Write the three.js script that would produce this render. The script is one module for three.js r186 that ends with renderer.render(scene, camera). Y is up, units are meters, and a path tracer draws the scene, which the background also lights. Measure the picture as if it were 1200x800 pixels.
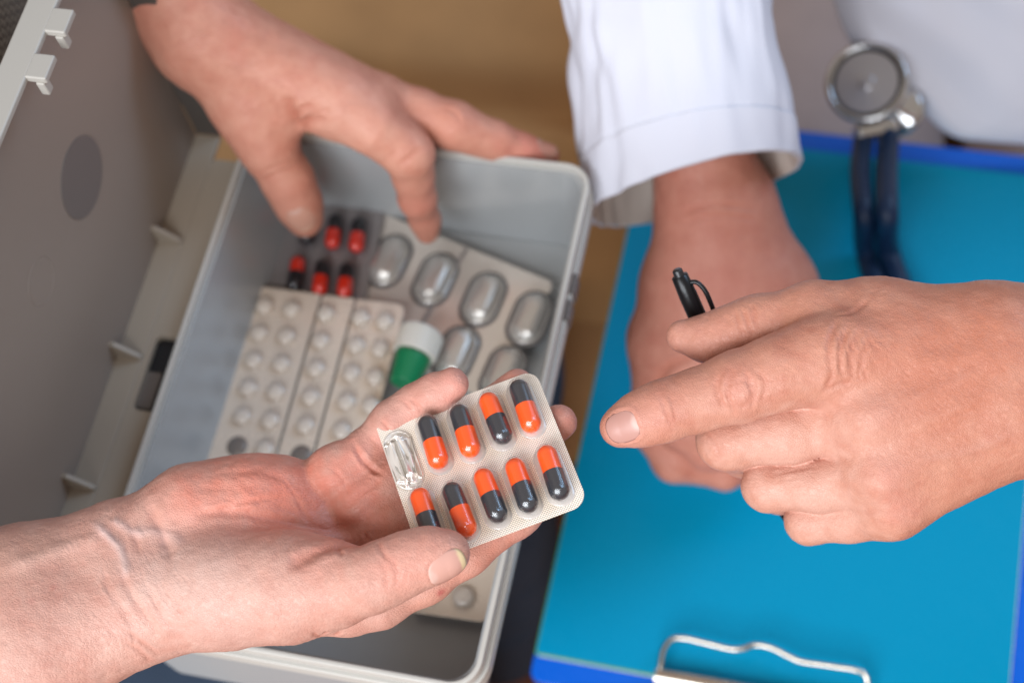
import * as THREE from 'three';
import { mergeGeometries } from 'three/addons/utils/BufferGeometryUtils.js';
import { RoundedBoxGeometry } from 'three/addons/geometries/RoundedBoxGeometry.js';
import { ImprovedNoise } from 'three/addons/math/ImprovedNoise.js';

// ---------------------------------------------------------------- camera, light, exposure
const scene = new THREE.Scene();
const V = (x, y, z) => new THREE.Vector3(x, y, z);
const camera = new THREE.PerspectiveCamera(24, 1.5, 0.05, 20);
camera.position.set(0, 0.8, 0.4);
const camR = V(0.99299, -0.11806, 0.00532), camU = V(0.05909, 0.457, -0.8875), camB = V(0.10234, 0.8816, 0.46078);
camera.quaternion.setFromRotationMatrix(new THREE.Matrix4().makeBasis(camR, camU, camB));
scene.add(camera);
camera.focus = 0.553;
camera.userData.fStop = 6.0;

scene.background = new THREE.Color().setRGB(0.32, 0.277, 0.238);      // the room around: a soft warm daylight
function areaLight(name, pos, aim, w, h, rgb, power) {
  const l = new THREE.RectAreaLight(new THREE.Color().setRGB(...rgb), power, w, h);
  l.name = name; l.position.copy(pos); l.lookAt(aim); scene.add(l);
  return l;
}
areaLight('window_light', V(-0.55, 1.25, 1.45), V(0, 0.2, 0), 1.5, 1.1, [0.92, 0.98, 1.05], 6.6);
areaLight('side_window_light', V(1.5, 1.5, -0.75), V(0.2, 0.1, -0.1), 0.9, 0.9, [0.40, 0.66, 1.0], 5.0);

const renderer = new THREE.WebGLRenderer({ antialias: true });
renderer.toneMapping = THREE.LinearToneMapping;
renderer.toneMappingExposure = 1.6;
renderer.shadowMap.enabled = true;

// ---------------------------------------------------------------- helpers
const FPX = 400 / Math.tan(THREE.MathUtils.degToRad(12));
const EYE = camera.position.clone();
const rayDir = (px, py) => camR.clone().multiplyScalar((px - 600) / FPX).addScaledVector(camU, (400 - py) / FPX).sub(camB);
const at = (px, py, d) => EYE.clone().addScaledVector(rayDir(px, py), d);
const depthOnY = (px, py, y) => (y - EYE.y) / rayDir(px, py).y;
const onY = (px, py, y) => at(px, py, depthOnY(px, py, y));
const depthOf = (p) => -p.clone().sub(EYE).dot(camB);
let seed = 7;
const rnd = () => { seed = (seed * 1664525 + 1013904223) >>> 0; return seed / 4294967296; };
const rr = (a, b) => a + (b - a) * rnd();
const noise = new ImprovedNoise();
const n3 = (x, y, z) => noise.noise(x + 37.2, y + 11.7, z + 91.3);
const fbm = (x, y, z, o = 4) => { let s = 0, a = 1, t = 0; for (let i = 0; i < o; i++) { s += a * n3(x, y, z); t += a; x *= 2.03; y *= 2.03; z *= 2.03; a *= 0.5; } return s / t; };
const clamp = THREE.MathUtils.clamp, smooth = THREE.MathUtils.smoothstep, lerp = THREE.MathUtils.lerp;
const used = {};
function numbered(name) { const k = used[name] = (used[name] ?? -1) + 1; return k ? name + '_' + String(k).padStart(3, '0') : name; }
function tag(o, label, category, group) { o.userData.label = label; o.userData.category = category; if (group) o.userData.group = group; return o; }
function thing(name, label, category, pos = V(0, 0, 0), group) {
  const o = new THREE.Group(); o.name = numbered(name); o.position.copy(pos); scene.add(o);
  return tag(o, label, category, group);
}
function mesh(name, geometry, material, parent) {
  const m = new THREE.Mesh(geometry, material); m.name = parent === scene ? numbered(name) : name;
  m.castShadow = m.receiveShadow = true; parent.add(m); return m;
}
function frameAt(o, origin, ex, ey, ez) { o.position.copy(origin); o.quaternion.setFromRotationMatrix(new THREE.Matrix4().makeBasis(ex, ey, ez)); return o; }
function dataTex(size, fn, { srgb = false, repeat = [1, 1], size2 = size } = {}) {
  const d = new Uint8Array(size * size2 * 4);
  for (let y = 0; y < size2; y++) for (let x = 0; x < size; x++) {
    const c = fn(x / size, y / size2, x, y), i = (y * size + x) * 4;
    const rgb = Array.isArray(c) ? c : [c, c, c];
    for (let k = 0; k < 3; k++) d[i + k] = clamp(rgb[k], 0, 1) * 255;
    d[i + 3] = 255;
  }
  const t = new THREE.DataTexture(d, size, size2);
  t.wrapS = t.wrapT = THREE.RepeatWrapping; t.magFilter = THREE.LinearFilter; t.minFilter = THREE.LinearFilter;
  if (srgb) t.colorSpace = THREE.SRGBColorSpace;
  t.repeat.set(...repeat); t.needsUpdate = true; return t;
}
// a tiling noise: the torus trick on 3-D noise would need 4-D, so blend the edges of two shifted copies
const tileNoise = (u, v, f, o = 4, z = 0) => {
  const g = (a, b) => fbm(a * f, b * f, z, o), su = smooth(u, 0, 1), sv = smooth(v, 0, 1);
  return lerp(lerp(g(u + 1, v + 1), g(u, v + 1), su), lerp(g(u + 1, v), g(u, v), su), sv);
};
function std(rgb, rough, more = {}) { return new THREE.MeshPhysicalMaterial({ color: new THREE.Color().setRGB(...rgb), roughness: rough, ...more }); }
function withUV(g, fn) {
  const p = g.attributes.position, uv = new Float32Array(p.count * 2);
  for (let i = 0; i < p.count; i++) { const r = fn(p.getX(i), p.getY(i), p.getZ(i)); uv[2 * i] = r[0]; uv[2 * i + 1] = r[1]; }
  g.setAttribute('uv', new THREE.BufferAttribute(uv, 2)); return g;
}

// ---------------------------------------------------------------- distance fields and their meshes
// a primitive is a tapered capsule, optionally flattened by s along n
function cone(a, ra, b, rb, n = null, s = 1) {
  return { ax: a.x, ay: a.y, az: a.z, bx: b.x - a.x, by: b.y - a.y, bz: b.z - a.z, l2: Math.max(1e-12, b.distanceToSquared(a)), ra, rb, n, s };
}
function dCone(p, x, y, z) {
  const px = x - p.ax, py = y - p.ay, pz = z - p.az;
  let h = (px * p.bx + py * p.by + pz * p.bz) / p.l2; h = h < 0 ? 0 : h > 1 ? 1 : h;
  let qx = px - h * p.bx, qy = py - h * p.by, qz = pz - h * p.bz;
  if (p.n) { const c = (qx * p.n.x + qy * p.n.y + qz * p.n.z) * (p.s - 1); qx += c * p.n.x; qy += c * p.n.y; qz += c * p.n.z; }
  return Math.sqrt(qx * qx + qy * qy + qz * qz) - (p.ra + h * (p.rb - p.ra));
}
const smin = (a, b, k) => { const d = a - b, h = k - (d < 0 ? -d : d); return (a < b ? a : b) - (h > 0 ? h * h / (4 * k) : 0); };
// body = { palm: [cones], k, fingers: [{ c: [cones], k, join }], gap }
function dBody(b, x, y, z) {
  let palm = 1e3;
  for (const c of b.palm) palm = smin(palm, dCone(c, x, y, z), b.k);
  let d = palm;
  for (const f of b.fingers) {
    let t = 1e3;
    for (const c of f.c) t = smin(t, dCone(c, x, y, z), f.k);
    t = smin(t, palm, f.join);
    const w = Math.min(palm - d, palm - t, b.gap); d = w > 1e-7 ? smin(d, t, w) : Math.min(d, t);
  }
  return d;
}
function cull(b, x, y, z, r) {
  let m = 1e9; const all = [];
  const see = (c) => { const d = dCone(c, x, y, z); all.push([c, d]); if (d < m) m = d; };
  b.palm.forEach(see); b.fingers.forEach((f) => f.c.forEach(see));
  const lim = m + 2.4 * r + 0.022, keep = new Set(all.filter((t) => t[1] < lim).map((t) => t[0]));
  return { ...b, palm: b.palm.filter((c) => keep.has(c)), fingers: b.fingers.map((f) => ({ ...f, c: f.c.filter((c) => keep.has(c)) })).filter((f) => f.c.length) };
}
function bounds(b) {
  const lo = V(1e9, 1e9, 1e9), hi = V(-1e9, -1e9, -1e9);
  for (const c of [...b.palm, ...b.fingers.flatMap((f) => f.c)]) for (const [x, y, z, r] of [[c.ax, c.ay, c.az, c.ra], [c.ax + c.bx, c.ay + c.by, c.az + c.bz, c.rb]]) {
    lo.min(V(x - r, y - r, z - r)); hi.max(V(x + r, y + r, z + r));
  }
  return [lo.subScalar(0.006), hi.addScalar(0.006)];
}
function netMesh(body, cell, clip) {
  let [lo, hi] = bounds(body);
  if (clip) { lo.max(clip[0]); hi.min(clip[1]); }
  const B = 8, nb = [0, 1, 2].map((k) => Math.ceil((hi.getComponent(k) - lo.getComponent(k)) / cell / B) + 1), [nx, ny, nz] = nb.map((n) => n * B);
  const val = new Float32Array(nx * ny * nz).fill(1), R = cell * B * 0.87, active = [];
  for (let bz = 0; bz < nb[2]; bz++) for (let by = 0; by < nb[1]; by++) for (let bx = 0; bx < nb[0]; bx++) {
    const x0 = lo.x + bx * B * cell, y0 = lo.y + by * B * cell, z0 = lo.z + bz * B * cell, h = 3.5 * cell;
    const d = dBody(body, x0 + h, y0 + h, z0 + h), edge = Math.abs(d) < R + 0.005 + 2 * cell;
    if (!edge && d > 0) continue;
    const near = edge ? cull(body, x0 + h, y0 + h, z0 + h, R) : null;
    if (edge) active.push([bx, by, bz]);
    for (let k = 0; k < B; k++) for (let j = 0; j < B; j++) for (let i = 0; i < B; i++)
      val[((bz * B + k) * ny + by * B + j) * nx + bx * B + i] = edge ? dBody(near, x0 + i * cell, y0 + j * cell, z0 + k * cell) : -1;
  }
  const id = new Map(), pos = [], index = [], key = (x, y, z) => (z * ny + y) * nx + x;
  const vert = (x, y, z) => {
    const kk = key(x, y, z); let v = id.get(kk); if (v !== undefined) return v;
    let sx = 0, sy = 0, sz = 0, n = 0;
    const c = []; for (let q = 0; q < 8; q++) c.push(val[key(x + (q & 1), y + ((q >> 1) & 1), z + (q >> 2))]);
    for (let a = 0; a < 8; a++) for (const e of [1, 2, 4]) { if (a & e) continue; const b = a | e; if (c[a] < 0 === c[b] < 0) continue;
      const t = c[a] / (c[a] - c[b]); sx += (a & 1) + (e === 1 ? t : 0); sy += ((a >> 1) & 1) + (e === 2 ? t : 0); sz += (a >> 2) + (e === 4 ? t : 0); n++; }
    v = pos.length / 3; pos.push(lo.x + (x + sx / n) * cell, lo.y + (y + sy / n) * cell, lo.z + (z + sz / n) * cell); id.set(kk, v); return v;
  };
  for (const [bx, by, bz] of active) for (let k = 0; k < B; k++) for (let j = 0; j < B; j++) for (let i = 0; i < B; i++) {
    const x = bx * B + i, y = by * B + j, z = bz * B + k;
    if (x < 1 || y < 1 || z < 1 || x >= nx - 1 || y >= ny - 1 || z >= nz - 1) continue;
    const s = val[key(x, y, z)] < 0;
    const quad = (a, b, c, d, f) => f ? index.push(a, b, c, a, c, d) : index.push(a, c, b, a, d, c);
    if (s !== val[key(x + 1, y, z)] < 0) quad(vert(x, y - 1, z - 1), vert(x, y, z - 1), vert(x, y, z), vert(x, y - 1, z), s);
    if (s !== val[key(x, y + 1, z)] < 0) quad(vert(x - 1, y, z - 1), vert(x - 1, y, z), vert(x, y, z), vert(x, y, z - 1), s);
    if (s !== val[key(x, y, z + 1)] < 0) quad(vert(x - 1, y - 1, z), vert(x, y - 1, z), vert(x, y, z), vert(x - 1, y, z), s);
  }
  const g = new THREE.BufferGeometry();
  g.setAttribute('position', new THREE.BufferAttribute(new Float32Array(pos), 3));
  g.setIndex(index); g.computeVertexNormals(); return g;
}
const gradient = (b, p, e = 4e-4) => V(dBody(b, p.x + e, p.y, p.z) - dBody(b, p.x - e, p.y, p.z), dBody(b, p.x, p.y + e, p.z) - dBody(b, p.x, p.y - e, p.z), dBody(b, p.x, p.y, p.z + e) - dBody(b, p.x, p.y, p.z - e)).normalize();
function march(b, o, dir, far = 1.5) {                               // first point of the surface along a line
  const u = dir.clone().normalize(), p = o.clone(); let t = 0;
  for (let i = 0; i < 300 && t < far; i++) { const d = dBody(b, p.x, p.y, p.z); if (d < 2e-5) return p; const s = Math.max(d * 0.8, 2e-5); t += s; p.addScaledVector(u, s); }
  return null;
}
const pick = (b, px, py) => march(b, at(px, py, 0.3), rayDir(px, py));
// ---------------------------------------------------------------- surfaces
const weave = (n, depth) => dataTex(256, (u, v) => {
  const a = Math.sin(u * n * 2 * Math.PI), b = Math.sin(v * n * 2 * Math.PI), over = (Math.floor(u * n) + Math.floor(v * n)) % 2;
  return 0.5 + depth * (over ? Math.abs(Math.sin(u * n * Math.PI)) : Math.abs(Math.sin(v * n * Math.PI))) - 0.1 + 0.12 * tileNoise(u, v, 24, 3) + 0 * (a + b);
});
const weaveFine = weave(32, 0.4), weaveCoarse = weave(12, 0.45);
const blotch = dataTex(256, (u, v) => 0.86 + 0.22 * tileNoise(u, v, 6, 5));
const scuff = dataTex(512, (u, v) => 0.55 + 0.5 * tileNoise(u, v, 5, 5) + 0.25 * Math.max(0, tileNoise(u, v, 60, 2)));
const plasticGrain = dataTex(256, (u, v) => 0.5 + 0.5 * tileNoise(u, v, 60, 2));
const repeated = (t, a, b = a) => { const c = t.clone(); c.repeat.set(a, b); c.needsUpdate = true; return c; };
const M = {
  sofa: std([0.60, 0.335, 0.145], 0.95, { map: repeated(blotch, 3), bumpMap: repeated(weaveFine, 12), bumpScale: 0.0006, sheen: 0.3, sheenRoughness: 0.7, sheenColor: new THREE.Color().setRGB(0.5, 0.35, 0.2) }),
  throwFabric: std([0.20, 0.155, 0.115], 1, { bumpMap: repeated(weaveCoarse, 30), bumpScale: 0.0014, map: repeated(weaveCoarse, 30) }),
  wood: std([0.30, 0.09, 0.035], 0.5, { map: dataTex(256, (u, v) => 0.75 + 0.35 * tileNoise(u * 1, v, 3, 4) + 0.15 * Math.sin(40 * u + 6 * tileNoise(u, v, 3, 3))) }),
  jeans: std([0.020, 0.036, 0.065], 0.95, { map: repeated(blotch, 8), bumpMap: repeated(weaveFine, 20), bumpScale: 0.0005 }),
  trousers: std([0.44, 0.335, 0.305], 0.9, { map: repeated(blotch, 4), bumpMap: repeated(weaveFine, 20), bumpScale: 0.0004, side: THREE.DoubleSide }),
  coat: std([0.56, 0.565, 0.64], 0.9, { bumpMap: repeated(weaveFine, 1.6), bumpScale: 0.00005, side: THREE.DoubleSide }),
  plastic: std([0.37, 0.38, 0.38], 0.22, { roughnessMap: repeated(scuff, 4), bumpMap: repeated(plasticGrain, 10), bumpScale: 0.00005 }),
  gap_shade: std([0.07, 0.058, 0.05], 0.6), rimPlastic: std([0.50, 0.48, 0.44], 0.4, { bumpMap: repeated(plasticGrain, 10), bumpScale: 0.00005 }),  // the near-black is shade painted onto the far lid end
  lidEdge: std([0.37, 0.345, 0.31], 0.4), cuffShade: std([0.46, 0.39, 0.34], 0.9, { side: THREE.DoubleSide }), ringGrey: std([0.15, 0.145, 0.15], 0.35, { metalness: 0.5 }), hingePlastic: std([0.34, 0.285, 0.225], 0.45, {}),  // includes the coat inside, its warm shade put into the colour
  wallPlastic: std([0.47, 0.485, 0.49], 0.26, { transmission: 0.25, thickness: 0 }),
  lidPlastic: std([0.245, 0.20, 0.168], 0.42, { bumpMap: repeated(plasticGrain, 10), bumpScale: 0.00005 }),
  recess: std([0.145, 0.125, 0.115], 0.5),
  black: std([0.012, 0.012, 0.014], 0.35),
  penBlack: std([0.006, 0.006, 0.007], 0.3, { specularIntensity: 0.6 }),
  boardBlue: std([0.005, 0.10, 0.52], 0.45, { specularIntensity: 0.5, roughnessMap: repeated(scuff, 3) }),
  sheetBlue: std([0.0015, 0.225, 0.385], 0.5, { specularIntensity: 0.22, roughnessMap: repeated(scuff, 2), bumpMap: repeated(plasticGrain, 8), bumpScale: 0.00004 }),
  sheetGreen: std([0.10, 0.32, 0.04], 0.6), sheetWhite: std([0.62, 0.66, 0.68], 0.6),
  chrome: std([0.50, 0.50, 0.51], 0.16, { metalness: 1 }),
  clipMetal: std([0.60, 0.54, 0.46], 0.25, { metalness: 1 }),
  diaphragm: std([0.34, 0.33, 0.35], 0.28, { metalness: 0.6 }),
  tube: std([0.004, 0.017, 0.050], 0.42, { specularIntensity: 0.6 }),
  orange: std([0.95, 0.095, 0.006], 0.32, { clearcoat: 0.35, clearcoatRoughness: 0.2 }),
  darkCap: std([0.028, 0.029, 0.036], 0.32, { clearcoat: 0.35, clearcoatRoughness: 0.2 }),
  red: std([0.80, 0.030, 0.008], 0.25, { clearcoat: 0.5, clearcoatRoughness: 0.1 }),
  clear: std([0.97, 0.97, 0.97], 0.14, { transmission: 1, thickness: 0, ior: 1.55, side: THREE.DoubleSide }),
  clearSmoky: std([0.88, 0.86, 0.88], 0.06, { transmission: 1, thickness: 0, ior: 1.45, side: THREE.DoubleSide }),
  crushed: std([0.86, 0.80, 0.74], 0.3, { metalness: 0.55, clearcoat: 0.5, clearcoatRoughness: 0.12, side: THREE.DoubleSide }),
  cardBeige: std([0.78, 0.67, 0.56], 0.42, { metalness: 0.25, roughnessMap: repeated(scuff, 3) }),
  cardSilver: std([0.70, 0.63, 0.56], 0.36, { metalness: 0.4, roughnessMap: repeated(scuff, 3) }),
  cardGrey: std([0.27, 0.245, 0.24], 0.35, { metalness: 0.35 }),
  tablet: std([0.72, 0.63, 0.54], 0.55), tabletGrey: std([0.22, 0.19, 0.17], 0.4, { metalness: 0.3 }),
  pearl: std([0.56, 0.51, 0.45], 0.3, { metalness: 0.35 }),
  silver: std([0.62, 0.59, 0.55], 0.42, { metalness: 0.65, roughnessMap: repeated(scuff, 2) }),
  whitePlastic: std([0.72, 0.68, 0.60], 0.45), greenPlastic: std([0.004, 0.20, 0.075], 0.35),
};

// ---------------------------------------------------------------- setting: the sofa both people sit on, the wooden floor below
const kindOf = (o, k) => { o.userData.kind = k; return o; };
{
  const floor = new THREE.PlaneGeometry(6, 6, 1, 1); floor.rotateX(-Math.PI / 2);
  const f = mesh('floor', withUV(floor, (x, y, z) => [x / 0.5, z / 0.12]), M.wood, scene); f.position.y = -0.52; kindOf(f, 'structure');
}
function cushion(w, h, l, sag = 0.012) {                              // a padded block with a soft top
  const g = new RoundedBoxGeometry(w, h, l, 12, 0.016), p = g.attributes.position;
  for (let i = 0; i < p.count; i++) { const x = p.getX(i), y = p.getY(i), z = p.getZ(i); p.setY(i, y + (y > 0 ? 0.012 : 0) * Math.cos(x / w * Math.PI) * Math.cos(z / l * Math.PI) + sag * n3(x * 5, y * 5, z * 5)); }
  g.computeVertexNormals(); return withUV(g, (x, y, z) => [x + 0.3 * y, z + 0.6 * y]);
}
{
  const sofa = thing('sofa', 'brown upholstered sofa seat behind the pill case and sleeve', 'sofa', V(0, 0, 0));
  const e1 = onY(690, 75, -0.17), place = (name, w, h, l, x, y, z) => { const m = mesh(name, cushion(w, h, l), M.sofa, sofa); m.position.set(x, y, z); m.rotation.y = -0.2; return m; };
  const e2 = onY(690, 318, -0.17), depthL = (e2.z - e1.z) * 0.95;
  const seatL = depthL + 0.8, sg = new THREE.BoxGeometry(1.5, 0.18, seatL, 60, 2, 160), sp = sg.attributes.position;
  for (let i = 0; i < sp.count; i++) { const x = sp.getX(i), y = sp.getY(i), z = sp.getZ(i), c = z - (seatL / 2 - depthL) + 0.02 * n3(x * 3, 0, 1), w = smooth(y, 0, 0.09), e = Math.max(0, 1 - (seatL / 2 - z) / 0.03); sp.setY(i, y - w * (0.014 * 2.0 * Math.exp(-((c / 0.02) ** 2)) + 0.02 * e * e - 0.006 * n3(x * 6, z * 6, 3) - 0.002 * n3(x * 24, z * 30, 7))); }
  sg.computeVertexNormals();
  const seat = mesh('seat_cushion', withUV(sg, (x, y, z) => [x + 0.3 * y, z + 0.6 * y]), M.sofa, sofa); seat.position.set(e1.x - 0.15, -0.26, e1.z + depthL - seatL / 2); seat.rotation.y = -0.2;
  const under = mesh('seat_cushion', cushion(0.8, 0.18, 0.7), M.sofa, sofa); under.position.set(-0.72, -0.15, 0.16); under.rotation.y = -0.2;
  const base = mesh('base', cushion(1.4, 0.16, depthL + 0.7), M.sofa, sofa); base.position.set(e1.x - 0.12, -0.43, e1.z - 0.36 + depthL / 2); base.rotation.y = -0.2;
}
{
  const c = thing('woven_cushion', 'grey brown coarsely woven cushion behind the upright lid', 'cushion', at(-150, -10, 0.70)); c.rotation.set(0.1, -0.22, 0.12);
  mesh('cover', withUV(new RoundedBoxGeometry(0.16, 0.34, 0.44, 10, 0.05), (x, y, z) => [z + 0.2 * x, y + 0.8 * x]), M.throwFabric, c);
}
// ---------------------------------------------------------------- skin
// marks: creases (grooves along lines on the skin), spots (colour), lumps (veins, knuckles, tendons)
function line3(b, pts) {                                             // points on the skin, the line between them kept on the skin
  const out = [], curve = new THREE.CatmullRomCurve3(pts.map(([x, y]) => V(x, y, 0)), false, 'centripetal');
  const n = Math.max(3, Math.round(curve.getLength() / 7));
  for (let i = 0; i <= n; i++) { const q = curve.getPoint(i / n), p = pick(b, q.x, q.y); if (p && (!out.length || out[out.length - 1].distanceTo(p) < 0.02)) out.push(p); }
  return out;
}
function segDist(P, x, y, z) {
  let m = 1e9, at0 = 0;
  for (let i = 0; i + 1 < P.length; i++) {
    const a = P[i], b = P[i + 1], dx = b.x - a.x, dy = b.y - a.y, dz = b.z - a.z, px = x - a.x, py = y - a.y, pz = z - a.z;
    let h = (px * dx + py * dy + pz * dz) / (dx * dx + dy * dy + dz * dz + 1e-12); h = h < 0 ? 0 : h > 1 ? 1 : h;
    const q = (px - h * dx) ** 2 + (py - h * dy) ** 2 + (pz - h * dz) ** 2; if (q < m) { m = q; at0 = (i + h) / (P.length - 1); }
  }
  return [Math.sqrt(m), at0];
}
function skin(body, cell, o, clip) {
  const g = netMesh(body, cell, clip), p = g.attributes.position, nn = g.attributes.normal, N = p.count;
  const col = new Float32Array(N * 3), disp = new Float32Array(N);
  for (let i = 0; i < N; i++) {
    const x = p.getX(i), y = p.getY(i), z = p.getZ(i);
    const m = fbm(x * 60, y * 60, z * 60, 3) + 0.7 * n3(x * 130, y * 130, z * 130), f = n3(x * 420, y * 420, z * 420), c = n3(x * 900, y * 900, z * 900);
    for (let k = 0; k < 3; k++) col[3 * i + k] = o.base[k] * (1 + (o.mottle ?? 1) * ([0.10, 0.20, 0.22][k] * m + [0.03, 0.06, 0.06][k] * f + 0.04 * c));
    if (o.patch) { const q = clamp(0.9 * n3(x * 105, y * 105, z * 105) + 0.7 * n3(x * 230, y * 230, z * 230) + 0.3 * f, -1, 1) * o.patch[2], c2 = q > 0 ? o.patch[0] : o.patch[1]; for (let k = 0; k < 3; k++) col[3 * i + k] = lerp(col[3 * i + k], c2[k], Math.abs(q)); }
    if (o.freckle) { const q = o.freckle * smooth(n3(x * 210, y * 210, z * 210) + 0.25 * f, 0.36, 0.62); for (let k = 0; k < 3; k++) col[3 * i + k] *= 1 - q * [0.22, 0.40, 0.42][k]; }
    const ridge = 1 - 2.4 * Math.abs(n3(x * 250 + y * 130, y * 250, z * 430)), ridge2 = 1 - 2.4 * Math.abs(n3(z * 240 - x * 380 + 9, y * 300, x * 200 + z * 200));
    disp[i] = (o.rough ?? 1) * 0.00005 * (ridge + ridge2) + (o.rough ?? 1) * (0.00022 * n3(x * 170, y * 170, z * 170) + 0.00004 * f);
  }
  const each = (P, reach, fn) => {
    const box = new THREE.Box3().setFromPoints(P).expandByScalar(reach);
    for (let i = 0; i < N; i++) {
      const x = p.getX(i), y = p.getY(i), z = p.getZ(i);
      if (x < box.min.x || y < box.min.y || z < box.min.z || x > box.max.x || y > box.max.y || z > box.max.z) continue;
      const [d, t] = segDist(P, x, y, z); if (d < reach) fn(i, d, t, x, y, z);
    }
  };
  const tint = (i, rgb, a) => { for (let k = 0; k < 3; k++) col[3 * i + k] = lerp(col[3 * i + k], rgb[k], a); };
  for (const [pts, w, depth, a = 0.25] of o.creases ?? []) {          // [[px, py] ...], width mm, depth mm, redness
    const P = line3(body, pts); if (P.length < 2) continue;
    const W = w / 1000, D = depth / 1000;
    each(P, W * 5, (i, d, t, x, y, z) => {
      const fade = Math.min(1, 5 * Math.min(t, 1 - t) + 0.12), wob = 1 + 0.35 * n3(x * 300, y * 300, z * 300), s = d / (W * wob);
      disp[i] += fade * D * (-Math.exp(-s * s) + 0.28 * Math.exp(-((s - 2.2) ** 2)));
      tint(i, o.crease ?? [0.42, 0.13, 0.08], a * fade * Math.exp(-s * s * 0.8));
    });
  }
  for (const [pts, w, h, rgb, a = 0] of o.lumps ?? []) {              // raised tendons, veins, pads
    const P = (pts.length === 1 ? [pick(body, ...pts[0])] : line3(body, pts)).filter(Boolean); if (!P.length) continue;
    if (P.length === 1) P.push(P[0].clone().addScalar(1e-5));
    const W = w / 1000;
    each(P, W * 3, (i, d, t) => { const e = Math.exp(-((d / W) ** 2)) * (pts.length > 1 ? smooth(Math.min(t, 1 - t), 0, 0.2) : 1); disp[i] += h / 1000 * e; if (a) tint(i, rgb, a * e); });
  }
  for (const [px, py, r, rgb, a] of o.spots ?? []) {
    const c = pick(body, px, py); if (!c) continue; const R = r * depthOf(c) / FPX;
    each([c, c.clone().addScalar(1e-5)], R * 2.2, (i, d, t, x, y, z) => tint(i, rgb, a * (R > 0.006 ? clamp(1 + 0.55 * n3(x * 120, y * 120, z * 120) + 0.45 * n3(x * 260, y * 260, z * 260), 0.4, 1.25) : 1) * Math.exp(-((d / R * (1 + 0.4 * n3(x * 250, y * 250, z * 250))) ** 2))));
  }
  for (const s of o.wrinkles ?? []) {                                 // fine parallel folds across a direction inside a round patch
    const c = pick(body, s.at[0], s.at[1]); if (!c) continue;
    const dir = camR.clone().multiplyScalar(s.dir[0]).addScaledVector(camU, -s.dir[1]).normalize(), R = s.r * depthOf(c) / FPX;
    each([c, c.clone().addScalar(1e-5)], R * 1.8, (i, d, t, x, y, z) => {
      const u = x * dir.x + y * dir.y + z * dir.z, q = u * 1000 / s.pitch + 1.3 * n3(x * 110, y * 110, z * 110) + 0.5 * n3(x * 330, y * 330, z * 330);
      const v = Math.abs(((q % 1) + 1) % 1 - 0.5) * 2, e = Math.exp(-((d / R) ** 4)) * (0.5 + n3(x * 200, y * 200, z * 200));
      disp[i] -= s.h / 1000 * e * (1 - smooth(v, 0, 0.75)); tint(i, o.crease ?? [0.42, 0.13, 0.08], (s.a ?? 0.2) * clamp(e, 0, 1) * (1 - smooth(v, 0, 0.5)));
    });
  }
  for (const nail of o.nails ?? []) {                                 // the bed of a nail: a shallow step with a raised fold round it
    const f = nailFrame(body, nail); if (!f) continue;
    each([f.c, f.c.clone().addScalar(1e-5)], f.l * 1.2, (i, d, t, x, y, z) => {
      const q = V(x, y, z).sub(f.c), u = q.dot(f.T) / (f.l / 2), v = q.dot(f.B) / (f.w / 2), e = (Math.abs(u) ** 3 + Math.abs(v) ** 3) ** (1 / 3);
      if (q.dot(f.N) < -0.006) return;
      const open = u > 0.55 ? 0.2 : 1;
      disp[i] += -0.0001 * (1 - smooth(e, 0.85, 1.0)) + open * 0.00022 * Math.exp(-(((e - 1.14) / 0.1) ** 2));
      tint(i, o.crease ?? [0.42, 0.13, 0.08], 0.05 * open * Math.exp(-(((e - 1.02) / 0.05) ** 2)));
    });
  }
  for (let i = 0; i < N; i++) p.setXYZ(i, p.getX(i) + nn.getX(i) * disp[i], p.getY(i) + nn.getY(i) * disp[i], p.getZ(i) + nn.getZ(i) * disp[i]);
  g.computeVertexNormals();
  g.setAttribute('color', new THREE.BufferAttribute(col, 3));
  return withUV(g, (x, y, z) => [(x + 0.45 * y) / 0.016, (z - 0.6 * y) / 0.016]);
}
function nailFrame(body, n) {
  const c = pick(body, n.at[0], n.at[1]); if (!c) return null;
  const N = n.tilt ? gradient(body, c).addScaledVector(camR, n.tilt[0]).addScaledVector(camU, -n.tilt[1]).normalize() : gradient(body, c);
  const T = camR.clone().multiplyScalar(n.dir[0]).addScaledVector(camU, -n.dir[1]); T.addScaledVector(N, -T.dot(N)).normalize();
  return { c, N, T, B: N.clone().cross(T), l: n.l / 1000, w: n.w / 1000 };
}
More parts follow.
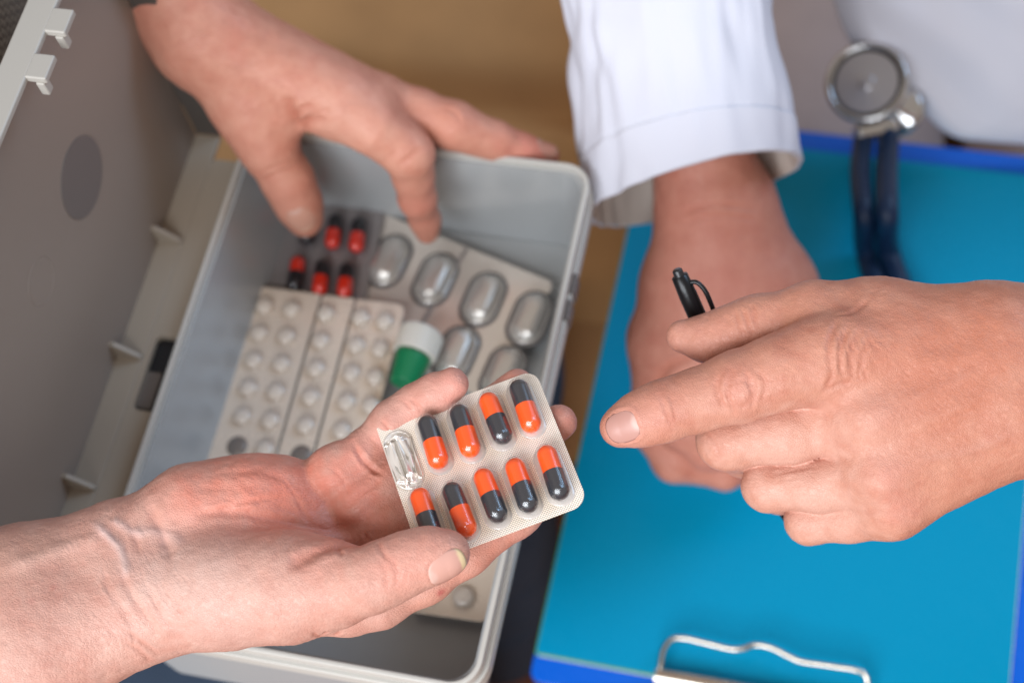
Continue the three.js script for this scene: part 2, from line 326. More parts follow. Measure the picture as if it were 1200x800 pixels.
function nailMesh(body, n) {
  const f = nailFrame(body, n); if (!f) return null;
  const A = 36, Rr = 12, pos = [], col = [], idx = [];
  for (let r = 0; r <= Rr; r++) for (let a = 0; a < A; a++) {
    const th = a / A * 2 * Math.PI, q = Math.min(1, r / (Rr - 1)), cu = Math.cos(th), sv = Math.sin(th), sup = (Math.abs(cu) ** 2.8 + Math.abs(sv) ** 2.8) ** (-1 / 2.8);
    const u = cu * sup * q, v = sv * sup * q;
    const from = f.c.clone().addScaledVector(f.T, u * f.l / 2).addScaledVector(f.B, v * f.w / 2).addScaledVector(f.N, 0.006);
    let s = march(body, from, f.N.clone().negate(), 0.02) ?? from.addScaledVector(f.N, -0.012);
    const g = gradient(body, s), lift = r === Rr ? -0.0009 : 0.00016 - 0.0001 * q ** 4 + (u > 0.5 ? 0.0002 * (u - 0.5) : 0);
    s = s.clone().addScaledVector(g, lift);
    pos.push(s.x, s.y, s.z);
    const tip = smooth(u, n.white ?? 0.72, (n.white ?? 0.72) + 0.12) * (1 - 0.0), moon = 1 - smooth(Math.hypot(u + 1.1, v * 0.8), 0.35, 0.6);
    for (let k = 0; k < 3; k++) col.push(lerp(lerp((n.rgb ?? [0.55, 0.30, 0.24])[k], [0.62, 0.42, 0.36][k], moon * 0.6), (n.tip ?? [0.72, 0.58, 0.40])[k], tip));
  }
  for (let r = 0; r < Rr; r++) for (let a = 0; a < A; a++) { const b = (a + 1) % A, p = r * A, q = p + A; idx.push(p + a, q + a, q + b, p + a, q + b, p + b); }
  const g = new THREE.BufferGeometry(); g.setAttribute('position', new THREE.BufferAttribute(new Float32Array(pos), 3)); g.setAttribute('color', new THREE.BufferAttribute(new Float32Array(col), 3)); g.setIndex(idx); g.computeVertexNormals();
  return withUV(g, (x, y, z) => [x * 40, z * 40]);
}
// fine net of skin lines
const skinCells = []; for (let i = 0; i < 420; i++) skinCells.push([rnd(), rnd()]);
const skinBump = (() => {
  const G = 20, grid = Array.from({ length: G * G }, () => []);
  skinCells.forEach((c) => grid[Math.floor(c[1] * G) * G + Math.floor(c[0] * G)].push(c));
  return dataTex(512, (u, v) => {
    let a = 9, b = 9; const gx = Math.floor(u * G), gy = Math.floor(v * G);
    for (let dy = -2; dy <= 2; dy++) for (let dx = -2; dx <= 2; dx++) for (const c of grid[((gy + dy + G) % G) * G + (gx + dx + G) % G]) {
      let ex = Math.abs(u - c[0]), ey = Math.abs(v - c[1]); ex = Math.min(ex, 1 - ex); ey = Math.min(ey, 1 - ey);
      const d = Math.hypot(ex, ey); if (d < a) { b = a; a = d; } else if (d < b) b = d;
    }
    return 0.3 + 0.5 * smooth(b - a, 0, 0.02) + 0.2 * tileNoise(u, v, 40, 2);
  });
})();
const skinMat = new THREE.MeshPhysicalMaterial({ vertexColors: true, roughness: 0.46, bumpMap: skinBump, bumpScale: 0.00018, specularIntensity: 0.75 });
const nailMat = new THREE.MeshPhysicalMaterial({ vertexColors: true, roughness: 0.4, specularIntensity: 0.7 });

const R2M = (p, r) => r * depthOf(p) / FPX;
function chain(js, place, n = null, s = 1) {                          // joints [px, py, depth or height, radius px] -> tapered capsules
  const P = js.map((j) => place(j)), out = [];
  for (let i = 0; i + 1 < js.length; i++) out.push(cone(P[i], R2M(P[i], js[i][3]), P[i + 1], R2M(P[i + 1], js[i + 1][3]), n, s));
  return out;
}
const byDepth = (base) => (j) => at(j[0], j[1], base + j[2] / 1000);
const byHeight = (y) => (j) => onY(j[0], j[1], y + j[2] / 1000);

// ---------------------------------------------------------------- the doctor's pointing hand
const A = byDepth(0.555);
const pointing = {
  k: 0.008, gap: 0.0012,
  palm: [
    ...chain([[972, 418, 0, 44], [1150, 398, 6, 62]], A), ...chain([[1018, 485, 0, 44], [1160, 432, 3, 64]], A), ...chain([[1032, 548, 3, 43], [1168, 468, 4, 64]], A), ...chain([[1045, 592, 9, 37], [1172, 497, 7, 66]], A),
    ...chain([[1030, 376, 12, 45], [1160, 400, 8, 62]], A),
    ...chain([[1180, 410, 8, 73], [1420, 398, 10, 92], [1900, 380, 10, 130]], A), ...chain([[1185, 476, 8, 73], [1420, 492, 10, 92], [1900, 500, 10, 130]], A),
  ],
  fingers: [
    { k: 0.005, join: 0.012, c: [...chain([[727, 500, 7, 24], [752, 490.5, 6, 30], [782, 480, 5, 33.5], [820, 468, 4, 34.5], [866, 453, 3, 40], [912, 437, 1, 42], [985, 413, 4, 42]], A)] },
    { k: 0.005, join: 0.012, c: [...chain([[801, 394, 24, 20], [832, 397, 22, 26], [860, 388, 20, 28.5], [889, 379, 18, 31], [955, 367, 14, 36], [1030, 378, 12, 43]], A)] },
    { k: 0.004, join: 0.010, c: [...chain([[1018, 484, 8, 37], [925, 506, 14, 36], [852, 516, 20, 33.5], [872, 531, 44, 27], [925, 530, 58, 24]], A)] },
    { k: 0.004, join: 0.010, c: [...chain([[1034, 552, 10, 35], [960, 569, 17, 30], [901, 569, 25, 29], [915, 575, 48, 25], [965, 570, 60, 23]], A)] },
    { k: 0.004, join: 0.010, c: [...chain([[1047, 592, 14, 32], [995, 605, 22, 29], [948, 610, 29, 26], [955, 612, 48, 23], [1000, 600, 58, 21]], A)] },
  ],
};
// ---------------------------------------------------------------- the doctor's other hand, loosely closed on the clipboard
const Dh = byDepth(0.74);
const resting = {
  k: 0.012, gap: 0.0015,
  palm: [
    ...chain([[762, -230, -48, 62], [796, 60, -8, 57], [832, 225, 6, 62]], Dh),
    ...chain([[826, 245, 8, 46], [802, 330, 14, 45], [783, 398, 22, 46]], Dh), ...chain([[832, 245, 8, 50], [822, 400, 16, 54]], Dh), ...chain([[850, 245, 8, 48], [868, 395, 16, 58]], Dh), ...chain([[862, 245, 10, 44], [895, 342, 18, 58], [905, 390, 24, 52]], Dh),
  ],
  fingers: [
    { k: 0.004, join: 0.007, c: chain([[783, 400, 22, 44], [768, 500, 30, 28], [790, 540, 33, 24], [850, 552, 38, 21], [890, 540, 46, 19]], Dh) },
    { k: 0.004, join: 0.007, c: chain([[815, 410, 16, 44], [802, 500, 18, 29], [830, 524, 21, 26], [880, 532, 28, 23]], Dh) },
    { k: 0.004, join: 0.007, c: chain([[855, 410, 16, 46], [842, 500, 16, 30], [865, 520, 24, 26], [905, 515, 38, 23]], Dh) },
    { k: 0.004, join: 0.007, c: chain([[895, 400, 18, 46], [880, 500, 18, 30], [900, 515, 34, 26], [925, 500, 46, 23]], Dh) },
  ],
};
// ---------------------------------------------------------------- the patient's open hand under the blister
const YB = 0.290, Bh = byHeight(YB);
const open = {
  k: 0.010, gap: 0.0015,
  palm: [
    ...chain([[-420, 860, -30, 120], [-150, 770, -16, 100], [20, 706, -10, 84], [136, 652, -12, 64]], Bh), ...chain([[-420, 900, -30, 120], [-150, 830, -16, 100], [30, 764, -10, 84], [178, 704, -10, 64]], Bh),
    ...chain([[150, 655, -10, 58], [226, 602, -7, 52], [290, 590, -11, 51], [326, 582, -14, 47]], Bh),
    ...chain([[180, 700, -10, 62], [262, 692, -6, 62], [338, 688, -3, 58], [378, 684, -2, 45]], Bh),
    ...chain([[190, 680, -16, 60], [300, 640, -22, 58], [372, 628, -23, 46]], Bh), ...chain([[300, 620, -20, 50], [345, 600, -21, 46]], Bh),
  ],
  fingers: [
    { k: 0.005, join: 0.009, c: chain([[350, 684, -4, 48], [398, 686, 3, 42.5], [432, 680, 8, 36.5], [458, 668, 9, 34.5], [484, 657, 10, 32.5], [508, 650, 10.5, 29], [525, 648, 10.5, 25]], Bh) },
    { k: 0.004, join: 0.0022, c: [...chain([[360, 580, -24, 34], [396, 556, -13, 35], [424, 538, -11, 30]], Bh), ...chain([[436, 524, -12, 27], [462, 496, -7, 26.5], [487, 474, -4, 22.5], [510, 462, 0, 22], [530, 450, 3, 19.5]], Bh)] },
    { k: 0.004, join: 0.0025, c: chain([[385, 605, -27, 36], [424, 588, -17, 37], [452, 572, -16, 32], [505, 535, -15, 28], [560, 490, -11, 24], [606, 452, -7, 20]], Bh) },
    { k: 0.004, join: 0.004, c: chain([[405, 645, -27, 36], [452, 618, -20, 36], [530, 575, -16, 29], [600, 530, -13, 25], [655, 495, -9, 21]], Bh) },
    { k: 0.004, join: 0.004, c: chain([[372, 704, -18, 42], [408, 708, -18, 35], [445, 704, -18, 31], [498, 677, -18, 29], [545, 647, -16, 27], [605, 603, -14, 25], [655, 566, -10, 21]], Bh) },
  ],
};
// ---------------------------------------------------------------- the patient's other hand, reaching into the case
const Ch = byDepth(0.70);
const reaching = {
  k: 0.010, gap: 0.002,
  palm: [
    ...chain([[-150, -620, -60, 110], [90, -220, -20, 82], [232, 36, -6, 58]], Ch), ...chain([[-170, -600, -50, 100], [80, -200, -8, 76], [228, 42, 6, 52]], Ch),
    ...chain([[244, 46, -4, 52], [396, 118, -2, 40]], Ch), ...chain([[258, 44, 2, 48], [440, 116, 8, 30]], Ch), ...chain([[244, 56, 2, 44], [296, 128, 6, 37]], Ch), ...chain([[290, 118, 8, 34], [374, 120, 6, 28]], Ch),
  ],
  fingers: [
    { k: 0.006, join: 0.011, c: chain([[288, 122, 8, 36], [313, 171, 14, 32], [337, 211, 24, 28.5], [349, 237, 32, 25.5], [357, 256, 38, 21.5]], Ch) },
    { k: 0.005, join: 0.010, c: chain([[400, 125, 2, 34], [438, 150, 0, 30], [462, 166, 5, 27.5], [479, 181, 8, 28], [484, 206, 18, 22.5], [489, 232, 28, 20.5], [498, 258, 42, 16.5], [501, 272, 47, 13.5]], Ch) },
    { k: 0.005, join: 0.006, c: chain([[445, 114, 14, 27], [490, 131, 17, 25.5], [532, 147, 18, 27], [556, 157, 22, 22.5], [580, 165, 26, 21.5], [610, 176, 32, 19], [641, 182, 37, 14.5]], Ch) },
    { k: 0.005, join: 0.006, c: chain([[425, 112, 22, 33], [490, 150, 40, 26], [500, 165, 60, 20], [470, 175, 74, 17]], Ch) },
  ],
};
const dark = [0.36, 0.13, 0.08], pinkA = [0.56, 0.22, 0.17], paleA = [0.62, 0.345, 0.27];
const doctorA = {
  base: [0.50, 0.212, 0.142], patch: [[0.55, 0.27, 0.19], [0.46, 0.155, 0.10], 0.22], crease: [0.36, 0.10, 0.06], freckle: 0.3,
  nails: [{ at: [729, 501], dir: [-0.93, 0.36], l: 12.5, w: 11, white: 0.92, rgb: [0.45, 0.235, 0.195], tip: [0.54, 0.34, 0.28] }],
  creases: [
    [[[843, 440], [841, 458], [850, 482]], 0.9, 0.5], [[[858, 436], [853, 458], [862, 486]], 0.8, 0.45], [[[872, 436], [884, 455], [880, 480]], 0.9, 0.5], [[[862, 448], [874, 446], [880, 460], [872, 476], [860, 470]], 0.8, 0.35], [[[888, 434], [898, 450], [892, 470]], 0.8, 0.35],
    [[[776, 466], [780, 482], [790, 502]], 0.7, 0.35], [[[786, 462], [790, 482], [792, 500]], 0.6, 0.25],
    [[[984, 372], [972, 400], [975, 440], [966, 458]], 1.0, 0.6], [[[996, 380], [984, 410], [986, 440]], 0.9, 0.5], [[[1010, 384], [998, 412], [1000, 440]], 0.9, 0.45], [[[1022, 396], [1012, 415], [1010, 438]], 0.8, 0.35],
    [[[977, 370], [1000, 366], [1020, 350]], 0.9, 0.4], [[[870, 362], [876, 378], [884, 396]], 0.8, 0.4], [[[862, 364], [866, 380], [874, 396]], 0.7, 0.35], [[[882, 356], [884, 372], [890, 392]], 0.7, 0.3],
    [[[966, 458], [985, 450], [1000, 448]], 1.0, 0.4],
    [[[826, 500], [838, 520], [845, 540]], 0.8, 0.25], [[[905, 556], [925, 552], [960, 545]], 0.7, 0.2],
  ],
  wrinkles: [
    { at: [995, 415], dir: [0.9, -0.2], r: 42, pitch: 2.6, h: 0.28 }, { at: [1085, 420], dir: [0.5, 0.85], r: 110, pitch: 1.7, h: 0.10, a: 0.10 }, { at: [1090, 470], dir: [0.8, -0.6], r: 110, pitch: 2.1, h: 0.10, a: 0.10 },
    { at: [1060, 590], dir: [-0.5, 0.85], r: 50, pitch: 1.8, h: 0.12, a: 0.12 }, { at: [960, 560], dir: [0.9, 0.2], r: 90, pitch: 2.2, h: 0.08, a: 0.08 }, { at: [880, 380], dir: [0.95, -0.2], r: 34, pitch: 2.0, h: 0.2 }, { at: [866, 458], dir: [0.95, -0.3], r: 36, pitch: 2.2, h: 0.2 },
  ],
  lumps: [
    [[[1042, 560]], 8, 1.5, pinkA, 0.5], [[[1056, 600]], 7, 1.2, pinkA, 0.5], [[[1030, 490]], 9, 1.0, pinkA, 0.3],
    [[[1055, 430], [1110, 420], [1170, 410]], 3.5, 0.7], [[[1060, 505], [1120, 480], [1185, 450]], 3.0, 0.6], [[[1070, 540], [1130, 530], [1200, 505]], 2.2, 0.5, [0.40, 0.19, 0.15], 0.25], [[[1050, 470], [1110, 450], [1200, 400]], 2.0, 0.45, [0.40, 0.19, 0.15], 0.2],
    [[[868, 456]], 8, 0.6, pinkA, 0.35], [[[782, 478]], 8, 0.2, pinkA, 0.15],
  ],
  spots: [
    [735, 505, 45, [0.60, 0.28, 0.22], 0.55], [830, 480, 40, [0.56, 0.27, 0.20], 0.35], [800, 395, 30, [0.64, 0.33, 0.27], 0.4], [1075, 398, 8, [0.34, 0.14, 0.09], 0.35], [1140, 472, 9, [0.34, 0.14, 0.09], 0.4], [1120, 390, 6, [0.36, 0.13, 0.08], 0.35], [1160, 430, 7, [0.36, 0.13, 0.08], 0.35], [1098, 505, 6, [0.36, 0.13, 0.08], 0.3], [1180, 500, 8, [0.36, 0.13, 0.08], 0.3], [1040, 440, 5, [0.36, 0.13, 0.08], 0.3], [1172, 345, 7, [0.34, 0.14, 0.09], 0.25], [1100, 440, 100, [0.44, 0.148, 0.085], 0.6], [1150, 380, 80, [0.45, 0.155, 0.09], 0.5],
    [900, 530, 70, paleA, 0.7], [950, 575, 70, paleA, 0.65], [970, 612, 60, paleA, 0.55], [1000, 510, 60, paleA, 0.4], [840, 395, 40, [0.58, 0.26, 0.19], 0.4],
  ],
};
const doctorD = { base: [0.47, 0.185, 0.13], patch: [[0.52, 0.24, 0.175], [0.45, 0.14, 0.095], 0.3], freckle: 0.3, creases: [[[[798, 250], [835, 240], [890, 246]], 1.3, 0.5, 0.3], [[[800, 262], [840, 252], [890, 258]], 1.2, 0.4, 0.25], [[[772, 455], [775, 440], [792, 425], [818, 420]], 1.6, 1.0, 0.4], [[[772, 530], [800, 552], [850, 560]], 1.0, 0.4]], spots: [[850, 330, 70, [0.50, 0.19, 0.14], 0.5]] };
const palmRed = [0.60, 0.188, 0.126], palePalm = [0.58, 0.385, 0.325];
const patientB = {
  base: [0.525, 0.275, 0.215], patch: [[0.60, 0.37, 0.31], [0.53, 0.21, 0.155], 0.22], freckle: 0.15, crease: [0.46, 0.13, 0.08],
  nails: [{ at: [526, 669], dir: [0.96, -0.24], tilt: [0.1, 0.1], l: 13.5, w: 12, white: 0.62, rgb: [0.56, 0.30, 0.24], tip: [0.72, 0.55, 0.32] }],
  creases: [
    [[[414, 518], [422, 535], [434, 548], [448, 556]], 0.9, 0.9, 0.35],
    [[[233, 605], [252, 601], [275, 600], [317, 608], [370, 619], [415, 624]], 1.3, 0.7, 0.18], [[[233, 603], [265, 594], [293, 587], [335, 583]], 0.8, 0.3, 0.18], [[[349, 584], [355, 600], [364, 616]], 0.8, 0.3, 0.2], [[[330, 560], [345, 580], [350, 592]], 0.7, 0.2, 0.15],
    [[[335, 670], [352, 656], [377, 644], [400, 639], [428, 637]], 2.3, 1.0, 0.4], [[[394, 637], [396, 644], [402, 652]], 0.8, 0.4, 0.3], [[[428, 626], [431, 636], [438, 648]], 0.9, 0.5, 0.3], [[[444, 634], [447, 645], [455, 656]], 0.8, 0.35, 0.25], [[[412, 634], [415, 642], [420, 652]], 0.8, 0.3, 0.2],
    [[[250, 556], [300, 552], [345, 566]], 1.4, 0.25, 0.15], [[[230, 570], [270, 572], [310, 568]], 1.4, 0.2, 0.12],
    [[[400, 598], [425, 578], [450, 560]], 0.9, 0.4, 0.25], [[[388, 548], [402, 562], [408, 580]], 0.8, 0.25, 0.15],
    [[[174, 590], [182, 610], [194, 634], [200, 660]], 1.6, 0.8, 0.15], [[[150, 612], [158, 630], [164, 650]], 1.0, 0.4, 0.1], [[[118, 664], [128, 690], [146, 720], [160, 745]], 1.0, 0.3, 0.1], [[[140, 664], [150, 690], [170, 722], [188, 748]], 1.0, 0.4, 0.1], [[[168, 680], [185, 712], [205, 742]], 0.9, 0.3, 0.1], [[[148, 738], [165, 752], [186, 766]], 0.8, 0.5, 0.25], [[[150, 752], [165, 764], [176, 774]], 0.8, 0.4, 0.2],
    [[[460, 655], [466, 668], [464, 684]], 0.8, 0.25, 0.2], [[[448, 660], [454, 674], [452, 690]], 0.8, 0.2, 0.15],
    [[[480, 466], [490, 476], [494, 486]], 0.7, 0.4, 0.25], [[[474, 470], [482, 480]], 0.6, 0.3, 0.2], [[[446, 492], [458, 505]], 0.6, 0.35, 0.25],
    [[[367, 741], [372, 746], [385, 740]], 0.8, 0.6, 0.4], [[[372, 748], [386, 748], [398, 740]], 0.7, 0.5, 0.35],
  ],
  wrinkles: [
    { at: [160, 715], dir: [0.8, -0.55], r: 75, pitch: 2.0, h: 0.22, a: 0.10 }, { at: [120, 620], dir: [0.95, -0.2], r: 55, pitch: 2.2, h: 0.2, a: 0.10 }, { at: [230, 740], dir: [0.9, -0.5], r: 60, pitch: 2.0, h: 0.2, a: 0.10 }, { at: [60, 720], dir: [0.95, 0.1], r: 110, pitch: 1.8, h: 0.10, a: 0.06 },
    { at: [300, 570], dir: [0.5, -0.85], r: 75, pitch: 3.4, h: 0.10, a: 0.10 }, { at: [310, 580], dir: [0.85, 0.5], r: 75, pitch: 4.2, h: 0.08, a: 0.08 }, { at: [300, 670], dir: [0.8, 0.6], r: 90, pitch: 3.2, h: 0.07, a: 0.05 }, { at: [290, 690], dir: [0.9, -0.4], r: 100, pitch: 2.6, h: 0.07, a: 0.05 }, { at: [430, 590], dir: [0.6, 0.8], r: 50, pitch: 3.0, h: 0.10, a: 0.10 },
    { at: [340, 745], dir: [0.9, -0.3], r: 60, pitch: 2.0, h: 0.2, a: 0.15 }, { at: [320, 590], dir: [0.3, 0.95], r: 70, pitch: 2.6, h: 0.12, a: 0.10 }, { at: [455, 675], dir: [0.9, 0.3], r: 26, pitch: 1.8, h: 0.14, a: 0.15 }, { at: [415, 575], dir: [0.4, 0.9], r: 50, pitch: 2.4, h: 0.14, a: 0.12 },
  ],
  lumps: [
    [[[104, 608], [126, 628], [141, 645], [146, 664], [148, 680]], 1.5, 0.8, [0.58, 0.47, 0.45], 0.5], [[[128, 606], [150, 620], [172, 630]], 1.5, 0.5, [0.56, 0.46, 0.44], 0.35], [[[-10, 672], [50, 650], [100, 634], [120, 628]], 3.2, 0.9, [0.58, 0.38, 0.31], 0.3], 
    [[[150, 620], [190, 625], [220, 640]], 2.0, 0.5, [0.50, 0.40, 0.38], 0.3],
  ],
  spots: [
    [300, 565, 60, palmRed, 0.6], [230, 580, 45, palmRed, 0.6], [350, 565, 50, palmRed, 0.65], [410, 560, 45, palmRed, 0.5], [430, 605, 50, palmRed, 0.6], [330, 615, 60, palmRed, 0.5], [400, 640, 40, palmRed, 0.4], [500, 470, 45, [0.60, 0.25, 0.19], 0.5], [430, 525, 40, [0.60, 0.26, 0.2], 0.4], [535, 445, 25, [0.64, 0.22, 0.17], 0.4],
    [505, 645, 45, [0.62, 0.27, 0.2], 0.5], [465, 665, 30, [0.58, 0.22, 0.16], 0.35], [610, 445, 30, palmRed, 0.5], [660, 495, 35, palmRed, 0.5], [520, 690, 60, [0.56, 0.24, 0.17], 0.5], [580, 645, 50, palmRed, 0.4],
    [250, 700, 70, palePalm, 0.5], [200, 660, 50, palePalm, 0.35], [180, 690, 60, palePalm, 0.3], [60, 690, 3.5, dark, 0.4], [36, 705, 5, [0.5, 0.2, 0.16], 0.5], [62, 688, 4, [0.5, 0.2, 0.16], 0.6], [516, 694, 5, [0.35, 0.05, 0.05], 0.7], [100, 760, 4, [0.45, 0.22, 0.17], 0.4], [20, 640, 50, [0.52, 0.30, 0.22], 0.4], [270, 750, 40, [0.5, 0.27, 0.22], 0.4],
  ],
};
const patientC = {
  base: [0.54, 0.232, 0.160], patch: [[0.58, 0.29, 0.205], [0.50, 0.165, 0.11], 0.3], freckle: 0.3,
  nails: [{ at: [641, 171], dir: [0.95, 0.25], l: 11, w: 9.5, white: 0.8, rgb: [0.52, 0.25, 0.19], tip: [0.66, 0.45, 0.33] }, { at: [353, 259], dir: [0.35, 0.93], l: 15, w: 12, white: 0.8, rgb: [0.54, 0.275, 0.20], tip: [0.70, 0.48, 0.34] }],
  creases: [[[[336, 112], [341, 130], [349, 148]], 2.2, 1.6, 0.6], [[[347, 150], [362, 142], [384, 140]], 2.0, 1.3, 0.55], [[[344, 140], [352, 128], [372, 122]], 1.4, 0.8, 0.4], [[[352, 146], [368, 132], [392, 130]], 1.3, 0.7, 0.3], [[[306, 212], [328, 202], [352, 194]], 0.9, 0.5], [[[300, 204], [324, 194], [348, 186]], 0.9, 0.4], [[[466, 196], [484, 180], [500, 172]], 1.0, 0.5], [[[520, 128], [534, 132], [540, 146]], 1.0, 0.5]],
  wrinkles: [{ at: [360, 135], dir: [0.5, 0.85], r: 35, pitch: 2.2, h: 0.25, a: 0.15 }, { at: [240, 40], dir: [0.5, 0.85], r: 90, pitch: 2.0, h: 0.12, a: 0.08 }, { at: [480, 172], dir: [0.7, 0.7], r: 26, pitch: 2.0, h: 0.2, a: 0.15 }],
  spots: [[236, 40, 8, dark, 0.35], [302, 48, 10, dark, 0.35], [292, 75, 9, dark, 0.3], [276, 80, 6, dark, 0.3], [340, 62, 10, dark, 0.35], [250, 60, 12, dark, 0.15], [318, 66, 9, dark, 0.25], [225, 70, 9, dark, 0.2], [262, 26, 4, dark, 0.3], [215, 10, 5, dark, 0.3], [285, 95, 4, dark, 0.25],
    [490, 250, 40, [0.58, 0.2, 0.14], 0.5], [630, 180, 40, [0.62, 0.2, 0.15], 0.6], [340, 235, 45, [0.58, 0.24, 0.17], 0.4], [410, 90, 45, [0.58, 0.26, 0.19], 0.4], [400, 150, 40, [0.62, 0.36, 0.27], 0.3]],
};
// ---------------------------------------------------------------- the pill case
const caseYaw = -0.21796, cX = V(Math.cos(caseYaw), 0, -Math.sin(caseYaw)), cY = V(0, 1, 0), cZ = V(Math.sin(caseYaw), 0, Math.cos(caseYaw));
const RIM = 0.20187, FLOOR = 0.134, CW = 0.163, CL = 0.2396, caseAt = V(-0.1382, FLOOR - 0.0025, 0.10156);
const inCase = (p) => { const q = p.clone().sub(caseAt); return V(q.dot(cX), q.y, q.dot(cZ)); };
function rrect(w, l, r, ccw = true, K = THREE.Shape) {
  const s = new K(), x = w / 2, y = l / 2, R = Array.isArray(r) ? r : [r, r, r, r];          // corners: +x+y, -x+y, -x-y, +x-y
  s.moveTo(x, -y + R[3]); s.lineTo(x, y - R[0]); s.absarc(x - R[0], y - R[0], R[0], 0, Math.PI / 2, false); s.lineTo(-x + R[1], y); s.absarc(-x + R[1], y - R[1], R[1], Math.PI / 2, Math.PI, false);
  s.lineTo(-x, -y + R[2]); s.absarc(-x + R[2], -y + R[2], R[2], Math.PI, 1.5 * Math.PI, false); s.lineTo(x - R[3], -y); s.absarc(x - R[3], -y + R[3], R[3], 1.5 * Math.PI, 2 * Math.PI, false);
  return s;
}
// a flat shape in (x, -z) pushed up from y0 to y1
function slab(shape, y0, y1, bevel = 0, seg = 10) {
  const g = new THREE.ExtrudeGeometry(shape, { depth: y1 - y0 - 2 * bevel, bevelEnabled: bevel > 0, bevelSize: bevel, bevelOffset: -bevel, bevelThickness: bevel, bevelSegments: 2, curveSegments: seg });
  g.rotateX(-Math.PI / 2); g.translate(0, y0 + bevel, 0);
  return withUV(g, (x, y, z) => [(x + 0.3 * y) / 0.1, (z + 0.7 * y) / 0.1]);
}
function box(w, h, l, r, x, y, z, ry = 0) { const g = new RoundedBoxGeometry(w, h, l, 3, r); if (ry) g.rotateY(ry); g.translate(x, y, z); return withUV(g, (a, b, c) => [(a + 0.3 * b) / 0.1, (c + 0.7 * b) / 0.1]); }
const ring = (w, l, r, t) => { const s = rrect(w, l, r); s.holes.push(rrect(w - 2 * t, l - 2 * t, Math.max(0.001, r - t), true, THREE.Path)); return s; };
const pillCase = thing('pill_case', 'open grey plastic case full of pill packs with its lid upright', 'pill case', caseAt);
frameAt(pillCase, caseAt, cX, cY, cZ);
{
  const top = RIM - caseAt.y, fl = FLOOR - caseAt.y;
  const tw = slab(ring(CW - 0.002, CL - 0.002, 0.013, 0.0022), 0.0, top - 0.004), tp = tw.attributes.position;
  for (let i = 0; i < tp.count; i++) tp.setX(i, tp.getX(i) * lerp(0.90, 1, clamp(tp.getY(i) / (top - 0.004), 0, 1)));
  tw.computeVertexNormals();
  mesh('tray_wall', tw, M.wallPlastic, pillCase);
  mesh('tray_floor', slab(rrect((CW - 0.007) * 0.905, CL - 0.007, 0.010), 0.0003, fl), M.plastic, pillCase);
  mesh('rim', slab(ring(CW + 0.0008, CL + 0.0008, 0.0125, 0.0021), top - 0.0065, top, 0.0005), M.rimPlastic, pillCase);
  // an outer skirt half way up, with the slots of the closing clasps in the free side
  const skirt = mesh('skirt', slab(ring(CW + 0.0035, CL + 0.0035, 0.0157, 0.0028), top - 0.017, top - 0.0085, 0.0005), M.rimPlastic, pillCase);
  skirt.userData.label = 'pale ridge running round the outside below the rim';
  for (const [px, py] of [[656, 335], [651, 366]]) { const q = inCase(onY(px, py, RIM - 0.012)); mesh('clasp_slot', box(0.003, 0.0095, 0.010, 0.0008, CW / 2 + 0.0012, top - 0.0125, q.z), M.recess, pillCase); }
  // the strip that carries the hinge, with the latch recess in it
  const sx = -CW / 2 - 0.0085, hole = inCase(onY(184, 440, RIM - 0.011)), sy = top - 0.012;
  const s = rrect(0.0165, CL - 0.028, 0.003); s.holes.push((() => { const p = rrect(0.0125, 0.036, 0.0025, true, THREE.Path); p.curves.forEach(() => 0); return new THREE.Path(p.getPoints(8).map((v) => new THREE.Vector2(v.x + 0.001, v.y - hole.z))); })());
  const strip = mesh('hinge_strip', slab(s, sy, sy + 0.003), M.hingePlastic, pillCase); strip.position.x = sx;
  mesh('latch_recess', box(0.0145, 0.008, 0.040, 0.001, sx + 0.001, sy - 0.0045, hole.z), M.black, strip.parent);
  mesh('latch', box(0.0075, 0.002, 0.018, 0.0008, sx - 0.0022, sy - 0.0005, hole.z + 0.007), M.recess, pillCase);
  // the lid, standing open at right angles
  const lid = new THREE.Group(); lid.name = 'lid'; lid.position.set(-CW / 2 - 0.017, top - 0.012, 0); pillCase.add(lid); lid.userData.label = 'grey brown lid standing upright on the case hinge';
  const D = 0.013, LH = 0.163, L = CL + 0.002;
  mesh('lid_panel', box(0.0022, LH - 0.004, L - 0.004, 0.0008, -D, LH / 2, 0), M.lidPlastic, lid);
  mesh('hinge_wall', box(D, 0.0028, L - 0.004, 0.0008, -D / 2, 0.0014, 0), M.hingePlastic, lid);
  mesh('end_wall', box(D, LH - 0.006, 0.0026, 0.0008, -D / 2 + 0.001, LH / 2, -L / 2 + 0.0013), M.gap_shade, lid);  // far wall coloured near black to stand for the gap shadow
  mesh('end_wall', box(D, LH - 0.006, 0.0026, 0.0008, -D / 2 + 0.001, LH / 2, L / 2 - 0.0013), M.lidPlastic, lid);
  mesh('end_lip', box(0.0060, LH - 0.028, 0.0024, 0.0008, 0.0006, LH / 2 - 0.014, -L / 2 - 0.0022), M.hingePlastic, lid); mesh('end_shade_strip', box(0.012, LH - 0.032, 0.0012, 0.0004, -0.005, LH / 2 - 0.015, -L / 2 - 0.0004), M.black, lid);  // the black strip is a painted shadow line, solid, not cut in
  mesh('end_lip', box(0.004, LH, 0.0055, 0.001, 0.0012, LH / 2, L / 2 + 0.0014), M.hingePlastic, lid);
  mesh('free_edge', box(D - 0.001, 0.0032, L, 0.001, -D / 2, LH, 0), M.lidEdge, lid);
